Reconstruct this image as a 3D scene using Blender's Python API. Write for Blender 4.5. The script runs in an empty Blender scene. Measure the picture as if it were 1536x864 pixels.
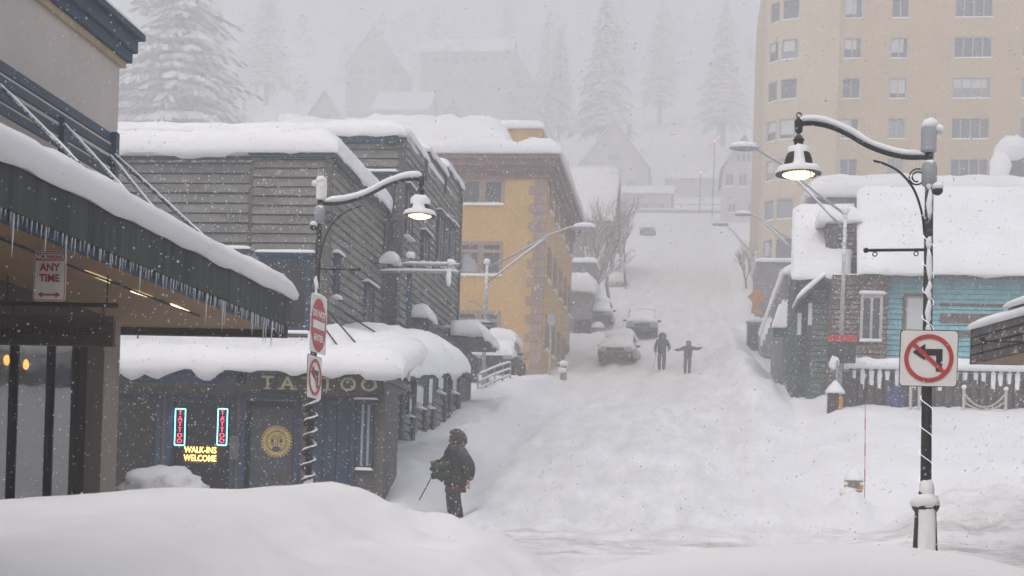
import bpy, bmesh, math, random
import numpy as np
from mathutils import Vector, Matrix, noise
R = math.radians
random.seed(7)
scene = bpy.context.scene
COL = scene.collection
V = Vector

# ------------------------------------------------------------------ camera geometry
F = 2133.0; ROLL = .033; YAW = math.atan(.125); PCX, PCY = 768.0, 764.0; EYE = 1.6
_c, _s = math.cos(ROLL), math.sin(ROLL); _ct, _st = math.cos(YAW), math.sin(YAW)
def ray(px, py):
    u = px - PCX; v = PCY - py
    a = (_c*u - _s*v)/F; b = (_s*u + _c*v)/F
    return V((-_st + _ct*a, _ct + _st*a, b))
def fr(px, py, t):                      # sight line meets the plane y = t
    d = ray(px, py); k = t/d.y; return V((d.x*k, t, EYE + d.z*k))
def sd(px, py, s):                      # ... the plane x = s
    d = ray(px, py); k = s/d.x; return V((s, d.y*k, EYE + d.z*k))
def fl(px, py, z):                      # ... the plane z
    d = ray(px, py); k = (z - EYE)/d.z; return V((d.x*k, d.y*k, z))

# ------------------------------------------------------------------ materials
def _nt(name):
    m = bpy.data.materials.new(name); m.use_nodes = True
    nt = m.node_tree; return m, nt, nt.nodes['Principled BSDF']
def _mix(nt, fac, a, b):
    n = nt.nodes.new('ShaderNodeMix'); n.data_type = 'RGBA'
    for sock, val in ((0, fac), (6, a), (7, b)):
        if hasattr(val, 'type'): nt.links.new(val, n.inputs[sock])
        elif sock == 0: n.inputs[0].default_value = val
        else: n.inputs[sock].default_value = (*val, 1)
    return n.outputs[2]
def _noise(nt, co, scale, detail=4, rough=.55):
    n = nt.nodes.new('ShaderNodeTexNoise'); n.inputs['Scale'].default_value = scale
    n.inputs['Detail'].default_value = detail; n.inputs['Roughness'].default_value = rough
    nt.links.new(co, n.inputs['Vector']); return n.outputs[0]
def _map(nt, v, a, b, c=0., d=1.):
    n = nt.nodes.new('ShaderNodeMapRange')
    for i, x in enumerate((a, b, c, d)): n.inputs[i+1].default_value = x
    nt.links.new(v, n.inputs[0]); return n.outputs[0]
def _math(nt, op, a, b):
    n = nt.nodes.new('ShaderNodeMath'); n.operation = op
    for i, x in enumerate((a, b)):
        if hasattr(x, 'type'): nt.links.new(x, n.inputs[i])
        else: n.inputs[i].default_value = x
    return n.outputs[0]
SNOWC = (.85, .857, .872)
def M(name, col, rough=.75, var=.18, scale=2.5, bump=.15, bscale=30, snow=0., sscale=7., streak=None, metal=0., up=.55, spec=.3):
    m, nt, bs = _nt(name)
    tc = nt.nodes.new('ShaderNodeTexCoord'); co = tc.outputs['Object']
    if streak:
        mp = nt.nodes.new('ShaderNodeMapping'); mp.inputs['Scale'].default_value = streak
        nt.links.new(co, mp.inputs[0]); co2 = mp.outputs[0]
    else: co2 = co
    n1 = _noise(nt, co2, scale, 6, .65)
    lo = tuple(c*(1-var) for c in col); hi = tuple(min(1, c*(1+var)) for c in col)
    c = _mix(nt, _map(nt, n1, .3, .7), lo, hi)
    if snow > 0:
        g = nt.nodes.new('ShaderNodeNewGeometry'); sx = nt.nodes.new('ShaderNodeSeparateXYZ')
        nt.links.new(g.outputs['Normal'], sx.inputs[0])
        n3 = _noise(nt, co, sscale, 8, .75)
        f = _math(nt, 'ADD', n3, _math(nt, 'MULTIPLY', sx.outputs[2], up))
        f = _map(nt, f, .78 - snow*.5, .95 - snow*.5)
        c = _mix(nt, f, c, SNOWC)
    nt.links.new(c, bs.inputs['Base Color'])
    bs.inputs['Roughness'].default_value = rough; bs.inputs['Metallic'].default_value = metal
    bs.inputs['Specular IOR Level'].default_value = spec
    if bump:
        b = nt.nodes.new('ShaderNodeBump'); b.inputs['Strength'].default_value = bump; b.inputs['Distance'].default_value = .02
        nt.links.new(_noise(nt, co2, bscale, 5), b.inputs['Height']); nt.links.new(b.outputs[0], bs.inputs['Normal'])
    return m
def snow_mat(name, dirt=0., col=SNOWC, bstr=.35, ground=False):
    m, nt, bs = _nt(name)
    g = nt.nodes.new('ShaderNodeTexCoord'); co = g.outputs['Object']
    n1 = _noise(nt, co, .55, 7, .6)
    c = _mix(nt, _map(nt, n1, .3, .7), tuple(x*.93 for x in col), tuple(min(.93, x*1.05) for x in col))
    if ground:                          # trampled, sanded snow along the edge of the cross street and tyre-packed lanes
        sx = nt.nodes.new('ShaderNodeSeparateXYZ'); nt.links.new(co, sx.inputs[0]); y = sx.outputs[1]
        mp = nt.nodes.new('ShaderNodeMapping'); mp.inputs['Scale'].default_value = (.5, 1.6, 1); nt.links.new(co, mp.inputs[0])
        wob = _noise(nt, mp.outputs[0], .9, 8, .75)
        band = _math(nt, 'MULTIPLY', _map(nt, y, 16.5, 19.0), _map(nt, y, 25.0, 22.0))
        f = _math(nt, 'MULTIPLY', band, _map(nt, wob, .47, .66))
        c = _mix(nt, f, c, (.27, .25, .215))
        band2 = _math(nt, 'MULTIPLY', _map(nt, y, 50, 56), _map(nt, y, 84, 74))
        xx = sx.outputs[0]
        lane = _math(nt, 'MULTIPLY', _map(nt, xx, -7.2, -5.6), _map(nt, xx, .6, -.6))
        f2 = _math(nt, 'MULTIPLY', _math(nt, 'MULTIPLY', band2, lane), _map(nt, wob, .25, .6, .2, .55))
        c = _mix(nt, f2, c, (.74, .69, .63))
        mp2 = nt.nodes.new('ShaderNodeMapping'); mp2.inputs['Scale'].default_value = (1.3, .16, 1); nt.links.new(co, mp2.inputs[0])
        pk = _math(nt, 'MULTIPLY', _map(nt, _noise(nt, mp2.outputs[0], 1.6, 7, .7), (.42), .62, 0, .85), _math(nt, 'MULTIPLY', _map(nt, xx, -6, -4.5), _map(nt, xx, 3, 1.2)))
        c = _mix(nt, pk, c, (.70, .705, .715))
    elif dirt:
        n2 = _noise(nt, co, 3.0, 8, .75)
        c = _mix(nt, _map(nt, n2, .55, .72, 0, dirt), c, (.42, .37, .31))
    nt.links.new(c, bs.inputs['Base Color'])
    bs.inputs['Roughness'].default_value = .9; bs.inputs['Specular IOR Level'].default_value = .15
    b = nt.nodes.new('ShaderNodeBump'); b.inputs['Strength'].default_value = bstr; b.inputs['Distance'].default_value = .03
    h = _math(nt, 'ADD', _noise(nt, co, 6, 8, .7), _math(nt, 'MULTIPLY', _noise(nt, co, 70, 3), .25))
    nt.links.new(h, b.inputs['Height']); nt.links.new(b.outputs[0], bs.inputs['Normal'])
    return m
def emit(name, col, st):
    m, nt, bs = _nt(name)
    bs.inputs['Base Color'].default_value = (*[min(1, c) for c in col], 1)
    bs.inputs['Emission Color'].default_value = (*col, 1); bs.inputs['Emission Strength'].default_value = st
    return m
def glass(name, col=(.02, .025, .03), rough=.06, clear=.0, sp=.35):
    m, nt, bs = _nt(name)
    bs.inputs['Base Color'].default_value = (*col, 1); bs.inputs['Roughness'].default_value = rough
    bs.inputs['Specular IOR Level'].default_value = sp
    if sp > .9: bs.inputs['IOR'].default_value = 2.0
    tc = nt.nodes.new('ShaderNodeTexCoord')
    b = nt.nodes.new('ShaderNodeBump'); b.inputs['Strength'].default_value = .05; b.inputs['Distance'].default_value = .05
    nt.links.new(_noise(nt, tc.outputs['Object'], 1.5, 2), b.inputs['Height']); nt.links.new(b.outputs[0], bs.inputs['Normal'])
    if clear:
        tr = nt.nodes.new('ShaderNodeBsdfTransparent'); mx = nt.nodes.new('ShaderNodeMixShader')
        mx.inputs[0].default_value = clear; out = nt.nodes['Material Output']
        nt.links.new(bs.outputs[0], mx.inputs[1]); nt.links.new(tr.outputs[0], mx.inputs[2]); nt.links.new(mx.outputs[0], out.inputs[0])
    return m
def ice_mat():
    m, nt, bs = _nt('ice')
    bs.inputs['Base Color'].default_value = (.8, .84, .88, 1); bs.inputs['Roughness'].default_value = .12
    bs.inputs['Transmission Weight'].default_value = .55; bs.inputs['IOR'].default_value = 1.31
    return m
SN = snow_mat('fresh_snow'); SNG = snow_mat('street_snow', ground=True, bstr=.9); SND = snow_mat('dirty_snow', .8)
SNB = snow_mat('bank_snow', 0, (.82, .815, .82), .2)
ICE = ice_mat()
M_beige = M('beige_stucco', (.50, .455, .425), .9, .06, 1.2, .1, 60)
M_bluetrim = M('dark_blue_trim', (.022, .055, .092), .6, .3, 4, .1, 30, snow=.15, sscale=20, up=.3)
M_blue = M('blue_paint', (.014, .036, .075), .6, .3, 4, .1, 30, snow=.13, sscale=22, up=.3)
M_bluerail = M('blue_grey_rail', (.03, .06, .095), .5, .25, 6, .1, 30, snow=.2, sscale=20, up=.5)
M_tan = M('tan_plywood', (.30, .185, .095), .7, .12, 1.0, .05, 20, streak=(1, .25, 1))
M_tanstrip = M('tan_strip', (.42, .33, .22), .8)
M_fascia = M('weathered_metal_fascia', (.058, .068, .066), .55, .5, 1.6, .25, 8, snow=.03, sscale=25, streak=(6, 6, .35), up=.1)
M_brown = M('dark_brown_wood', (.032, .02, .014), .7, .4, 2, .2, 20, streak=(1, 1, 4), snow=.03, sscale=30, up=.1)
M_sboard = M('sign_board_wood', (.075, .05, .038), .7, .4, 2, .2, 20, streak=(1, 1, 4), snow=.03, sscale=30, up=.1)
M_brownpost = M('brown_post', (.05, .033, .023), .7, .3, 2)
M_pale = M('pale_wood', (.30, .26, .22), .7, .15, 2, streak=(4, 4, .5))
M_black = M('black_metal', (.008, .009, .009), .5, .3, 6, .1, 40, snow=.07, sscale=22, up=.35)
M_blackp = M('plain_black', (.006, .006, .006), .6, .2)
M_clap = M('grey_clapboard', (.185, .183, .18), .85, .35, 1.3, .3, 18, snow=.17, sscale=6, streak=(1, 1, 2.5), up=.5)
M_clap2 = M('taupe_clapboard', (.185, .177, .17), .85, .35, 1.6, .3, 18, snow=.16, sscale=6, streak=(1, 1, 2.5), up=.5)
M_clapg = M('olive_grey_clapboard', (.185, .182, .168), .85, .4, 1.3, .3, 18, snow=.16, sscale=6, streak=(1, 1, 2), up=.5)
M_greywood = M('grey_trim_wood', (.095, .09, .085), .8, .3, 3, .2, 20, snow=.15, sscale=12)
M_white = M('white_curtain', (.62, .63, .63), .8, .08, 3)
M_yellow = M('ochre_render', (.55, .345, .125), .9, .09, .7, .15, 40, snow=.02, sscale=20, up=0)
M_mauve = M('mauve_stone', (.31, .22, .18), .9, .3, 3, .2, 20, snow=.16, sscale=9)
M_maroon = M('maroon_cornice', (.19, .11, .105), .8, .3, 3, .2, 20, snow=.16, sscale=12)
M_tower = M('tan_tower_wall', (.57, .445, .295), .9, .05, .3, .05, 20)
M_towerl = M('lit_tower_wall', (.64, .53, .40), .9, .05, .3, .05, 20)  # paler copy of the tan wall, paints in brighter light on the left faces
M_framew = M('off_white_frame', (.5, .47, .44), .7, .1)
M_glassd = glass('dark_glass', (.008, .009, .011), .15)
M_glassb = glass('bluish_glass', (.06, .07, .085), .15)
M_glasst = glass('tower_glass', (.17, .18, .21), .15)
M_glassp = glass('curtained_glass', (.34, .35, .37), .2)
M_glassc = glass('shop_glass', (.02, .022, .025), .04, .16, 1.0)
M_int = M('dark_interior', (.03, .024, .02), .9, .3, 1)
M_teal = M('teal_siding', (.21, .52, .58), .8, .2, 2, .2, 14, snow=.14, sscale=9)
M_green = M('grey_green_wall', (.10, .155, .15), .8, .3, 2, .2, 14, snow=.16, sscale=9)
M_shingle = M('brown_shingle', (.14, .095, .08), .85, .5, 5, .5, 18, snow=.18, sscale=10)
M_greywall = M('grey_wall', (.19, .19, .20), .85, .15, 1.5, .1, 20, snow=.14, sscale=8)
M_palewall = M('haze_pale_house_wall', (.50, .49, .50), .85, .1, .8, .1, 20, snow=.34, sscale=2)  # snow and pale base also paint a haze fade into far walls
M_midwall = M('haze_grey_house_wall', (.42, .41, .41), .85, .15, .8, .1, 20, snow=.33, sscale=2)  # greyer far wall, its snow and paling likewise stand in for haze
M_fence = M('weathered_fence_board', (.075, .07, .07), .9, .4, 4, .2, 20, snow=.28, sscale=6)
M_galv = M('galvanised_steel', (.30, .32, .34), .5, .15, 5, .05, 30, snow=.15, sscale=12)
M_signw = M('sign_white', (.72, .70, .66), .45, .05, 3, .03, snow=.05, sscale=14, up=0)
M_signr = M('sign_red', (.42, .035, .03), .45, .15, 5, .03, snow=.05, sscale=14, up=0)
M_signk = M('sign_black', (.012, .012, .012), .5, .2, snow=.03, sscale=20, up=0)
M_gold = M('gold_paint', (.50, .36, .12), .5, .25, 12, .1, 40, snow=.05, sscale=30, up=0)
M_cream = M('cream_gilt', (.30, .26, .15), .6, .3, 20, .1, 40, snow=.05, sscale=30, up=0)
M_bark = M('bark', (.07, .055, .05), .95, .3, 6, .3, 20, snow=.25, sscale=8)
M_twig = M('snowy_twig', (.20, .17, .16), .95, .2, 3, 0, snow=.32, sscale=6)
M_conifer = M('snow_haze_needles', (.13, .15, .15), .95, .3, .5, 0, snow=.80, sscale=1.1, up=.22)  # real snow load, raised further so the colour carries haze on far trees
M_skin = M('skin', (.45, .22, .16), .6, .1, 8, 0)
M_jacket = M('black_quilted_jacket', (.014, .014, .017), .75, .5, 14, .6, 26, snow=.36, sscale=38, up=.12)
M_trouser = M('dark_grey_trousers', (.03, .031, .032), .9, .3, 10, .3, 30, snow=.28, sscale=38, up=.12)
M_fur = M('brown_curly_fur', (.055, .035, .027), .95, .5, 25, .8, 40, snow=.26, sscale=30, up=.2)
M_bag = M('dark_green_bag', (.014, .033, .016), .8, .4, 12, .4, 25, snow=.13, sscale=30, up=.2)
M_blouse = M('rust_red_hem', (.085, .035, .03), .85, .4, 12, .2)
M_navy = M('navy_parka', (.035, .047, .07), .85, .3, 6, .3, 20, snow=.12, sscale=18, up=.2)
M_slate = M('slate_jacket', (.06, .065, .075), .85, .3, 6, .3, 20, snow=.1, sscale=18, up=.2)
M_jeans = M('blue_grey_trousers', (.07, .085, .11), .85, .3, 6, .3, 20, snow=.1, sscale=18, up=.2)
M_boot = M('dark_boot', (.012, .011, .01), .7)
M_carbody = M('silver_car_paint', (.30, .30, .31), .4, .1, 4, 0, snow=.28, sscale=5)
M_cardark = M('dark_car_trim', (.03, .03, .032), .6, .2, 5, 0, snow=.12, sscale=7)
M_cargold = M('tan_car_paint', (.28, .25, .20), .4, .1, 4, 0, snow=.30, sscale=5)
M_ygold = M('yellow_plastic', (.62, .36, .03), .5, .15, 5, 0, snow=.08, sscale=10)
M_bluesign = M('blue_banner', (.04, .065, .16), .7, .2, 4, .1, snow=.46, sscale=4, up=0)
M_amber = M('amber_sign', (.55, .24, .04), .6, .1, snow=.1, sscale=9, up=0)
M_awng = M('green_awning', (.03, .085, .075), .8, .2, 4, .1, snow=.12, sscale=8)
E_lamp = emit('warm_lamp_lens', (1, .66, .30), 5)
E_strip = emit('warm_led_strip', (1, .88, .65), 4)
E_bulb = emit('amber_filament', (1, .42, .08), 45)
E_bead = emit('cool_fairy_bulb', (.75, .82, 1), 1.8)
E_pink = emit('red_neon', (1, .06, .14), 5.0)
E_cyan = emit('cyan_neon', (.2, .85, .95), 3.4)
E_amber = emit('amber_neon', (1, .58, .14), 3.6)
E_far = emit('orange_signal', (1, .25, .05), 4)
E_halo = M('glass_bulb', (.2, .07, .02), .2)

# ------------------------------------------------------------------ mesh builder
class MB:
    def __init__(s): s.v = []; s.f = []
    def add(s, vs, fs):
        b = len(s.v); s.v.extend(V(p) for p in vs); s.f.extend(tuple(i+b for i in f) for f in fs); return s
    def hexa(s, p):     # 8 points: bottom ring then top ring
        return s.add(p, [(3, 2, 1, 0), (4, 5, 6, 7), (0, 1, 5, 4), (1, 2, 6, 5), (2, 3, 7, 6), (3, 0, 4, 7)])
    def box(s, x0, x1, y0, y1, z0, z1):
        return s.hexa([(x0, y0, z0), (x1, y0, z0), (x1, y1, z0), (x0, y1, z0), (x0, y0, z1), (x1, y0, z1), (x1, y1, z1), (x0, y1, z1)])
    def obox(s, O, U, N, u0, u1, n0, n1, z0, z1):   # box in wall axes
        P = lambda u, n, z: V(O) + U*u + N*n + V((0, 0, z))
        return s.hexa([P(u0, n1, z0), P(u1, n1, z0), P(u1, n0, z0), P(u0, n0, z0), P(u0, n1, z1), P(u1, n1, z1), P(u1, n0, z1), P(u0, n0, z1)])
    def prism(s, prof, a, b):      # profile points given as function results: lists of 3D points for both ends
        n = len(prof); vs = [V(a)+V(p) for p in prof] + [V(b)+V(p) for p in prof]
        fs = [(i, (i+1) % n, n+(i+1) % n, n+i) for i in range(n)] + [tuple(range(n-1, -1, -1)), tuple(range(n, 2*n))]
        return s.add(vs, fs)
    def tube(s, pts, rad, n=8, sq=1.0):
        pts = [V(p) for p in pts]; k = len(pts)
        rs = rad if isinstance(rad, (list, tuple)) else [rad]*k
        vs = []; ref = None
        for i, p in enumerate(pts):
            t = (pts[min(i+1, k-1)] - pts[max(i-1, 0)]).normalized()
            if ref is None: ref = V((0, 0, 1)) if abs(t.z) < .9 else V((0, 1, 0))
            a = t.cross(ref)
            if a.length < 1e-4: a = t.cross(V((1, 0, 0)))
            a.normalize(); b = a.cross(t)
            for j in range(n):
                q = 2*math.pi*j/n; vs.append(p + a*(rs[i]*math.cos(q)) + b*(rs[i]*sq*math.sin(q)))
        fs = [(i*n+j, i*n+(j+1) % n, (i+1)*n+(j+1) % n, (i+1)*n+j) for i in range(k-1) for j in range(n)]
        fs += [tuple(range(n)), tuple(range((k-1)*n, k*n))[::-1]]
        return s.add(vs, fs)
    def lathe(s, c, prof, n=20):     # prof: (r, z)
        c = V(c); vs = []
        for r, z in prof:
            for j in range(n):
                q = 2*math.pi*j/n; vs.append(c + V((r*math.cos(q), r*math.sin(q), z)))
        k = len(prof)
        fs = [(i*n+j, i*n+(j+1) % n, (i+1)*n+(j+1) % n, (i+1)*n+j) for i in range(k-1) for j in range(n)]
        fs += [tuple(range(n))[::-1], tuple(range((k-1)*n, k*n))]
        return s.add(vs, fs)
    def ball(s, c, rx, ry=None, rz=None, nz=0., seg=12, rings=8, seed=0, nf=3.):
        ry = ry or rx; rz = rz or rx; c = V(c); vs = [c+V((0, 0, -rz))]
        def dsp(d): return 1 + nz*noise.noise(d*nf + V((seed*7.3, seed*1.7, 0)))
        for i in range(1, rings):
            t = math.pi*i/rings - math.pi/2
            for j in range(seg):
                q = 2*math.pi*j/seg; d = V((math.cos(t)*math.cos(q), math.cos(t)*math.sin(q), math.sin(t))); k = dsp(d)
                vs.append(c + V((d.x*rx*k, d.y*ry*k, d.z*rz*k)))
        vs.append(c+V((0, 0, rz))); fs = []
        for j in range(seg): fs.append((0, 1+(j+1) % seg, 1+j))
        for i in range(rings-2):
            for j in range(seg):
                a = 1+i*seg+j; b = 1+i*seg+(j+1) % seg; fs.append((a, b, b+seg, a+seg))
        top = len(vs)-1; o = 1+(rings-2)*seg
        for j in range(seg): fs.append((o+j, o+(j+1) % seg, top))
        return s.add(vs, fs)
    def plate(s, O, U, N, pts, n0, n1):   # flat shape (u,z) extruded along N
        P = lambda q, n: V(O) + U*q[0] + V((0, 0, q[1])) + N*n
        k = len(pts); vs = [P(q, n1) for q in pts] + [P(q, n0) for q in pts]
        fs = [tuple(range(k)), tuple(range(2*k-1, k-1, -1))] + [(i, k+i, k+(i+1) % k, (i+1) % k) for i in range(k)]
        return s.add(vs, fs)
    def ring(s, O, U, N, c, ro, ri, n0, n1, seg=40, a0=0, a1=2*math.pi, ez=1.0):
        full = abs(a1-a0-2*math.pi) < 1e-6; m = seg if full else seg+1
        P = lambda r, q, n: V(O) + U*(c[0]+r*math.cos(q)) + V((0, 0, c[1]+ez*r*math.sin(q))) + N*n
        vs = []
        for i in range(m):
            q = a0+(a1-a0)*i/seg; vs += [P(ro, q, n1), P(ri, q, n1), P(ri, q, n0), P(ro, q, n0)]
        fs = []
        for i in range(seg):
            a = 4*i; b = 4*((i+1) % m)
            for k in range(4): fs.append((a+k, b+k, b+(k+1) % 4, a+(k+1) % 4))
        return s.add(vs, fs)
    def text(s, O, U, N, txt, size, depth=.006, align='CENTER', squash=1.0, bold=0.):
        cu = bpy.data.curves.new('lettering', 'FONT'); cu.body = txt; cu.size = size; cu.align_x = align
        cu.extrude = depth/2; cu.resolution_u = 3; cu.offset = bold
        ob = bpy.data.objects.new('lettering', cu); COL.objects.link(ob)
        bpy.context.view_layer.update()
        me = bpy.data.meshes.new_from_object(ob.evaluated_get(bpy.context.evaluated_depsgraph_get()))
        vs = [V(O) + U*(v.co.x*squash) + V((0, 0, v.co.y)) + N*(v.co.z + depth/2) for v in me.vertices]
        s.add(vs, [tuple(p.vertices) for p in me.polygons])
        bpy.data.objects.remove(ob); bpy.data.curves.remove(cu); bpy.data.meshes.remove(me)
        return s

ORG = {}
def tag(o, label=None, cat=None, group=None, kind=None):
    for k, v in (('label', label), ('category', cat), ('group', group), ('kind', kind)):
        if v: o[k] = v
    return o
def thing(name, loc, label, cat, group=None, kind=None):
    o = bpy.data.objects.new(name, None); COL.objects.link(o); o.location = V(loc); o.empty_display_size = .3
    ORG[o.name] = V(loc); return tag(o, label, cat, group, kind)
def put(name, mb, mat, parent=None, smooth=False, origin=None, angle=None):
    org = ORG[parent.name] if parent else V(origin or (0, 0, 0))
    me = bpy.data.meshes.new(name)
    me.from_pydata([tuple(p-org) for p in mb.v], [], mb.f)
    bm = bmesh.new(); bm.from_mesh(me); bmesh.ops.recalc_face_normals(bm, faces=bm.faces); bm.to_mesh(me); bm.free()
    me.materials.append(mat)
    if smooth:
        me.shade_smooth()
        if angle: me.set_sharp_from_angle(angle=R(angle))
    o = bpy.data.objects.new(name, me); COL.objects.link(o)
    if parent: o.parent = parent
    else: o.location = org
    ORG[o.name] = org
    return o
def solo(name, mb, mat, label, cat, group=None, kind=None, smooth=False, origin=None, angle=None):
    if origin is None:
        xs = [p.x for p in mb.v]; ys = [p.y for p in mb.v]; zs_ = [p.z for p in mb.v]
        origin = ((min(xs)+max(xs))/2, (min(ys)+max(ys))/2, min(zs_))
    return tag(put(name, mb, mat, None, smooth, origin, angle), label, cat, group, kind)

X = V((1, 0, 0)); Yv = V((0, 1, 0)); Z = V((0, 0, 1)); NF = V((0, -1, 0))   # front faces look at -Y
def fbm(x, y, z=0., o=4, l=2.0, g=.5):
    a = 0; k = 1; f = 1
    for _ in range(o):
        a += k*noise.noise(V((x*f, y*f, z*f+3.7))); k *= g; f *= l
    return a

# ------------------------------------------------------------------ snow on things
def snow_patch(mb, p00, p10, p11, p01, thick, rnd=None, edges=(1, 1, 1, 1), step=.25, seed=0., nz=.18, over=.04, droop=0.):
    p00, p10, p11, p01 = map(V, (p00, p10, p11, p01)); rnd = rnd or thick*1.1
    def axis(L, e0, e1):
        ss = set(); n = max(2, int(L/step))
        r = min(rnd, L/2)
        for i in range(n+1): ss.add(round(L*i/n, 4))
        for q in (0, .01, .05, .13, .27, .5, .8):
            if e0: ss.add(round(q*r, 4))
            if e1: ss.add(round(L-q*r, 4))
        return sorted(ss)
    Lu = (p10-p00).length; Lv = (p01-p00).length
    us = axis(Lu, edges[0], edges[1]); vs_ = axis(Lv, edges[2], edges[3])
    eu = (p10-p00).normalized(); ev = (p01-p00).normalized(); ru = min(rnd, Lu/2); rv = min(rnd, Lv/2)
    top = []; bot = []
    for v in vs_:
        for u in us:
            a = u/Lu; b = v/Lv
            P = p00*(1-a)*(1-b) + p10*a*(1-b) + p11*a*b + p01*(1-a)*b
            pr = 1.; out = V((0, 0, 0))
            for d, r, on, dr in ((u, ru, edges[0], -eu), (Lu-u, ru, edges[1], eu), (v, rv, edges[2], -ev), (Lv-v, rv, edges[3], ev)):
                if on:
                    e = min(1, d/r); q = math.sqrt(max(0, 1-(1-e)**2)); pr *= q
                    if e < 1: out += dr*(over*math.sin(math.pi*min(1, q*1.0))*1.2 + over*.5)
            wob = 1 + nz*fbm(P.x*.45+seed, P.y*.45, P.z*.2, 3) + nz*.7*fbm(P.x*1.9+seed, P.y*1.9, P.z*1.9, 4) + .05*fbm(P.x*4.5+seed, P.y*4.5, P.z*4.5, 3)
            t = P + out + V((0, 0, thick*pr*wob))
            if pr < .02: t.z += .02*fbm(P.x*5, P.y*5, seed) - droop*max(0, .35+.9*fbm(P.x*1.7+seed, P.y*1.7, 1, 3))
            top.append(t); bot.append(P + out*.3 - V((0, 0, .01 + (droop*.6*max(0, .35+.9*fbm(P.x*1.7+seed, P.y*1.7, 1, 3)) if pr < .02 else 0))))
    n = len(us); m = len(vs_); b = len(top)
    fs = [(j*n+i, j*n+i+1, (j+1)*n+i+1, (j+1)*n+i) for j in range(m-1) for i in range(n-1)]
    fs += [tuple(b+q for q in f[::-1]) for f in fs]
    rim = [i for i in range(n)] + [j*n+n-1 for j in range(1, m)] + [(m-1)*n+i for i in range(n-2, -1, -1)] + [j*n for j in range(m-2, 0, -1)]
    for i in range(len(rim)):
        q = rim[i]; w = rim[(i+1) % len(rim)]; fs.append((q, b+q, b+w, w))
    mb.add(top+bot, fs); return mb
def snow_on(name, parent, *a, mat=None, **k):
    return put(name, snow_patch(MB(), *a, **k), mat or SN, parent, True)
def snow_line(pts, r, lift=.6, seed=0, n=10, sq=.8):   # a roll of snow lying along a bar
    out = []; rs = []
    pts = [V(p) for p in pts]
    # resample
    for i in range(len(pts)-1):
        L = (pts[i+1]-pts[i]).length; k = max(1, int(L/.12))
        for j in range(k): out.append(pts[i].lerp(pts[i+1], j/k))
    out.append(pts[-1])
    for i, p in enumerate(out):
        e = min(1, (i+.35)/2.2, (len(out)-1-i+.35)/2.2)
        rs.append(r*math.sqrt(max(.08, e))*(1+.22*fbm(p.x*2+seed, p.y*2, p.z*2, 3)))
    return MB().tube([p+V((0, 0, rs[i]*lift)) for i, p in enumerate(out)], rs, n, sq)

# ------------------------------------------------------------------ walls and windows
def clap(mb, O, U, N, W, z0, z1, pitch=.2, proud=.028, slot=.03):
    O = V(O); z = z0; L = 1.6; proud = proud*1.5
    P = lambda u, n, zz: O + U*u + N*n + V((0, 0, zz))
    while z < z1-1e-4:
        zt = min(z1, z+pitch); zb = z+min(slot, (zt-z)*.3)
        k = max(1, int(W/L)); j0 = random.uniform(-.005, .005)
        for i in range(k):
            u0, u1 = W*i/k, W*(i+1)/k; j1 = random.uniform(-.006, .006); d0 = random.uniform(-.006, .006)*slot/.03
            mb.add([P(u0, -.05, z), P(u1, -.05, z), P(u0, -.05, zb+d0), P(u1, -.05, zb+d0), P(u0, proud+j0, zb+d0), P(u1, proud+j1, zb+d0), P(u0, .004, zt), P(u1, .004, zt), P(u0, -.05, zt), P(u1, -.05, zt)],
                   [(0, 1, 3, 2), (2, 3, 5, 4), (4, 5, 7, 6), (6, 7, 9, 8)] + ([(0, 2, 4, 6, 8)] if i == 0 else []) + ([(1, 9, 7, 5, 3)] if i == k-1 else []))
            j0 = j1
        z = zt
    return mb
def holed_wall(mb, O, U, N, W, z0, z1, holes, depth=.25):
    O = V(O); us = sorted({0, W, *[h[0] for h in holes], *[h[1] for h in holes]}); zs_ = sorted({z0, z1, *[h[2] for h in holes], *[h[3] for h in holes]})
    P = lambda u, n, z: O + U*u + N*n + V((0, 0, z))
    for i in range(len(us)-1):
        for j in range(len(zs_)-1):
            uc = (us[i]+us[i+1])/2; zc = (zs_[j]+zs_[j+1])/2
            if any(h[0] < uc < h[1] and h[2] < zc < h[3] for h in holes): continue
            mb.add([P(us[i], 0, zs_[j]), P(us[i+1], 0, zs_[j]), P(us[i+1], 0, zs_[j+1]), P(us[i], 0, zs_[j+1])], [(0, 1, 2, 3)])
    for a, b, c, d in holes:
        q = [P(a, 0, c), P(b, 0, c), P(b, 0, d), P(a, 0, d), P(a, -depth, c), P(b, -depth, c), P(b, -depth, d), P(a, -depth, d)]
        mb.add(q, [(0, 4, 5, 1), (1, 5, 6, 2), (2, 6, 7, 3), (3, 7, 4, 0)])
    return mb
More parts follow.
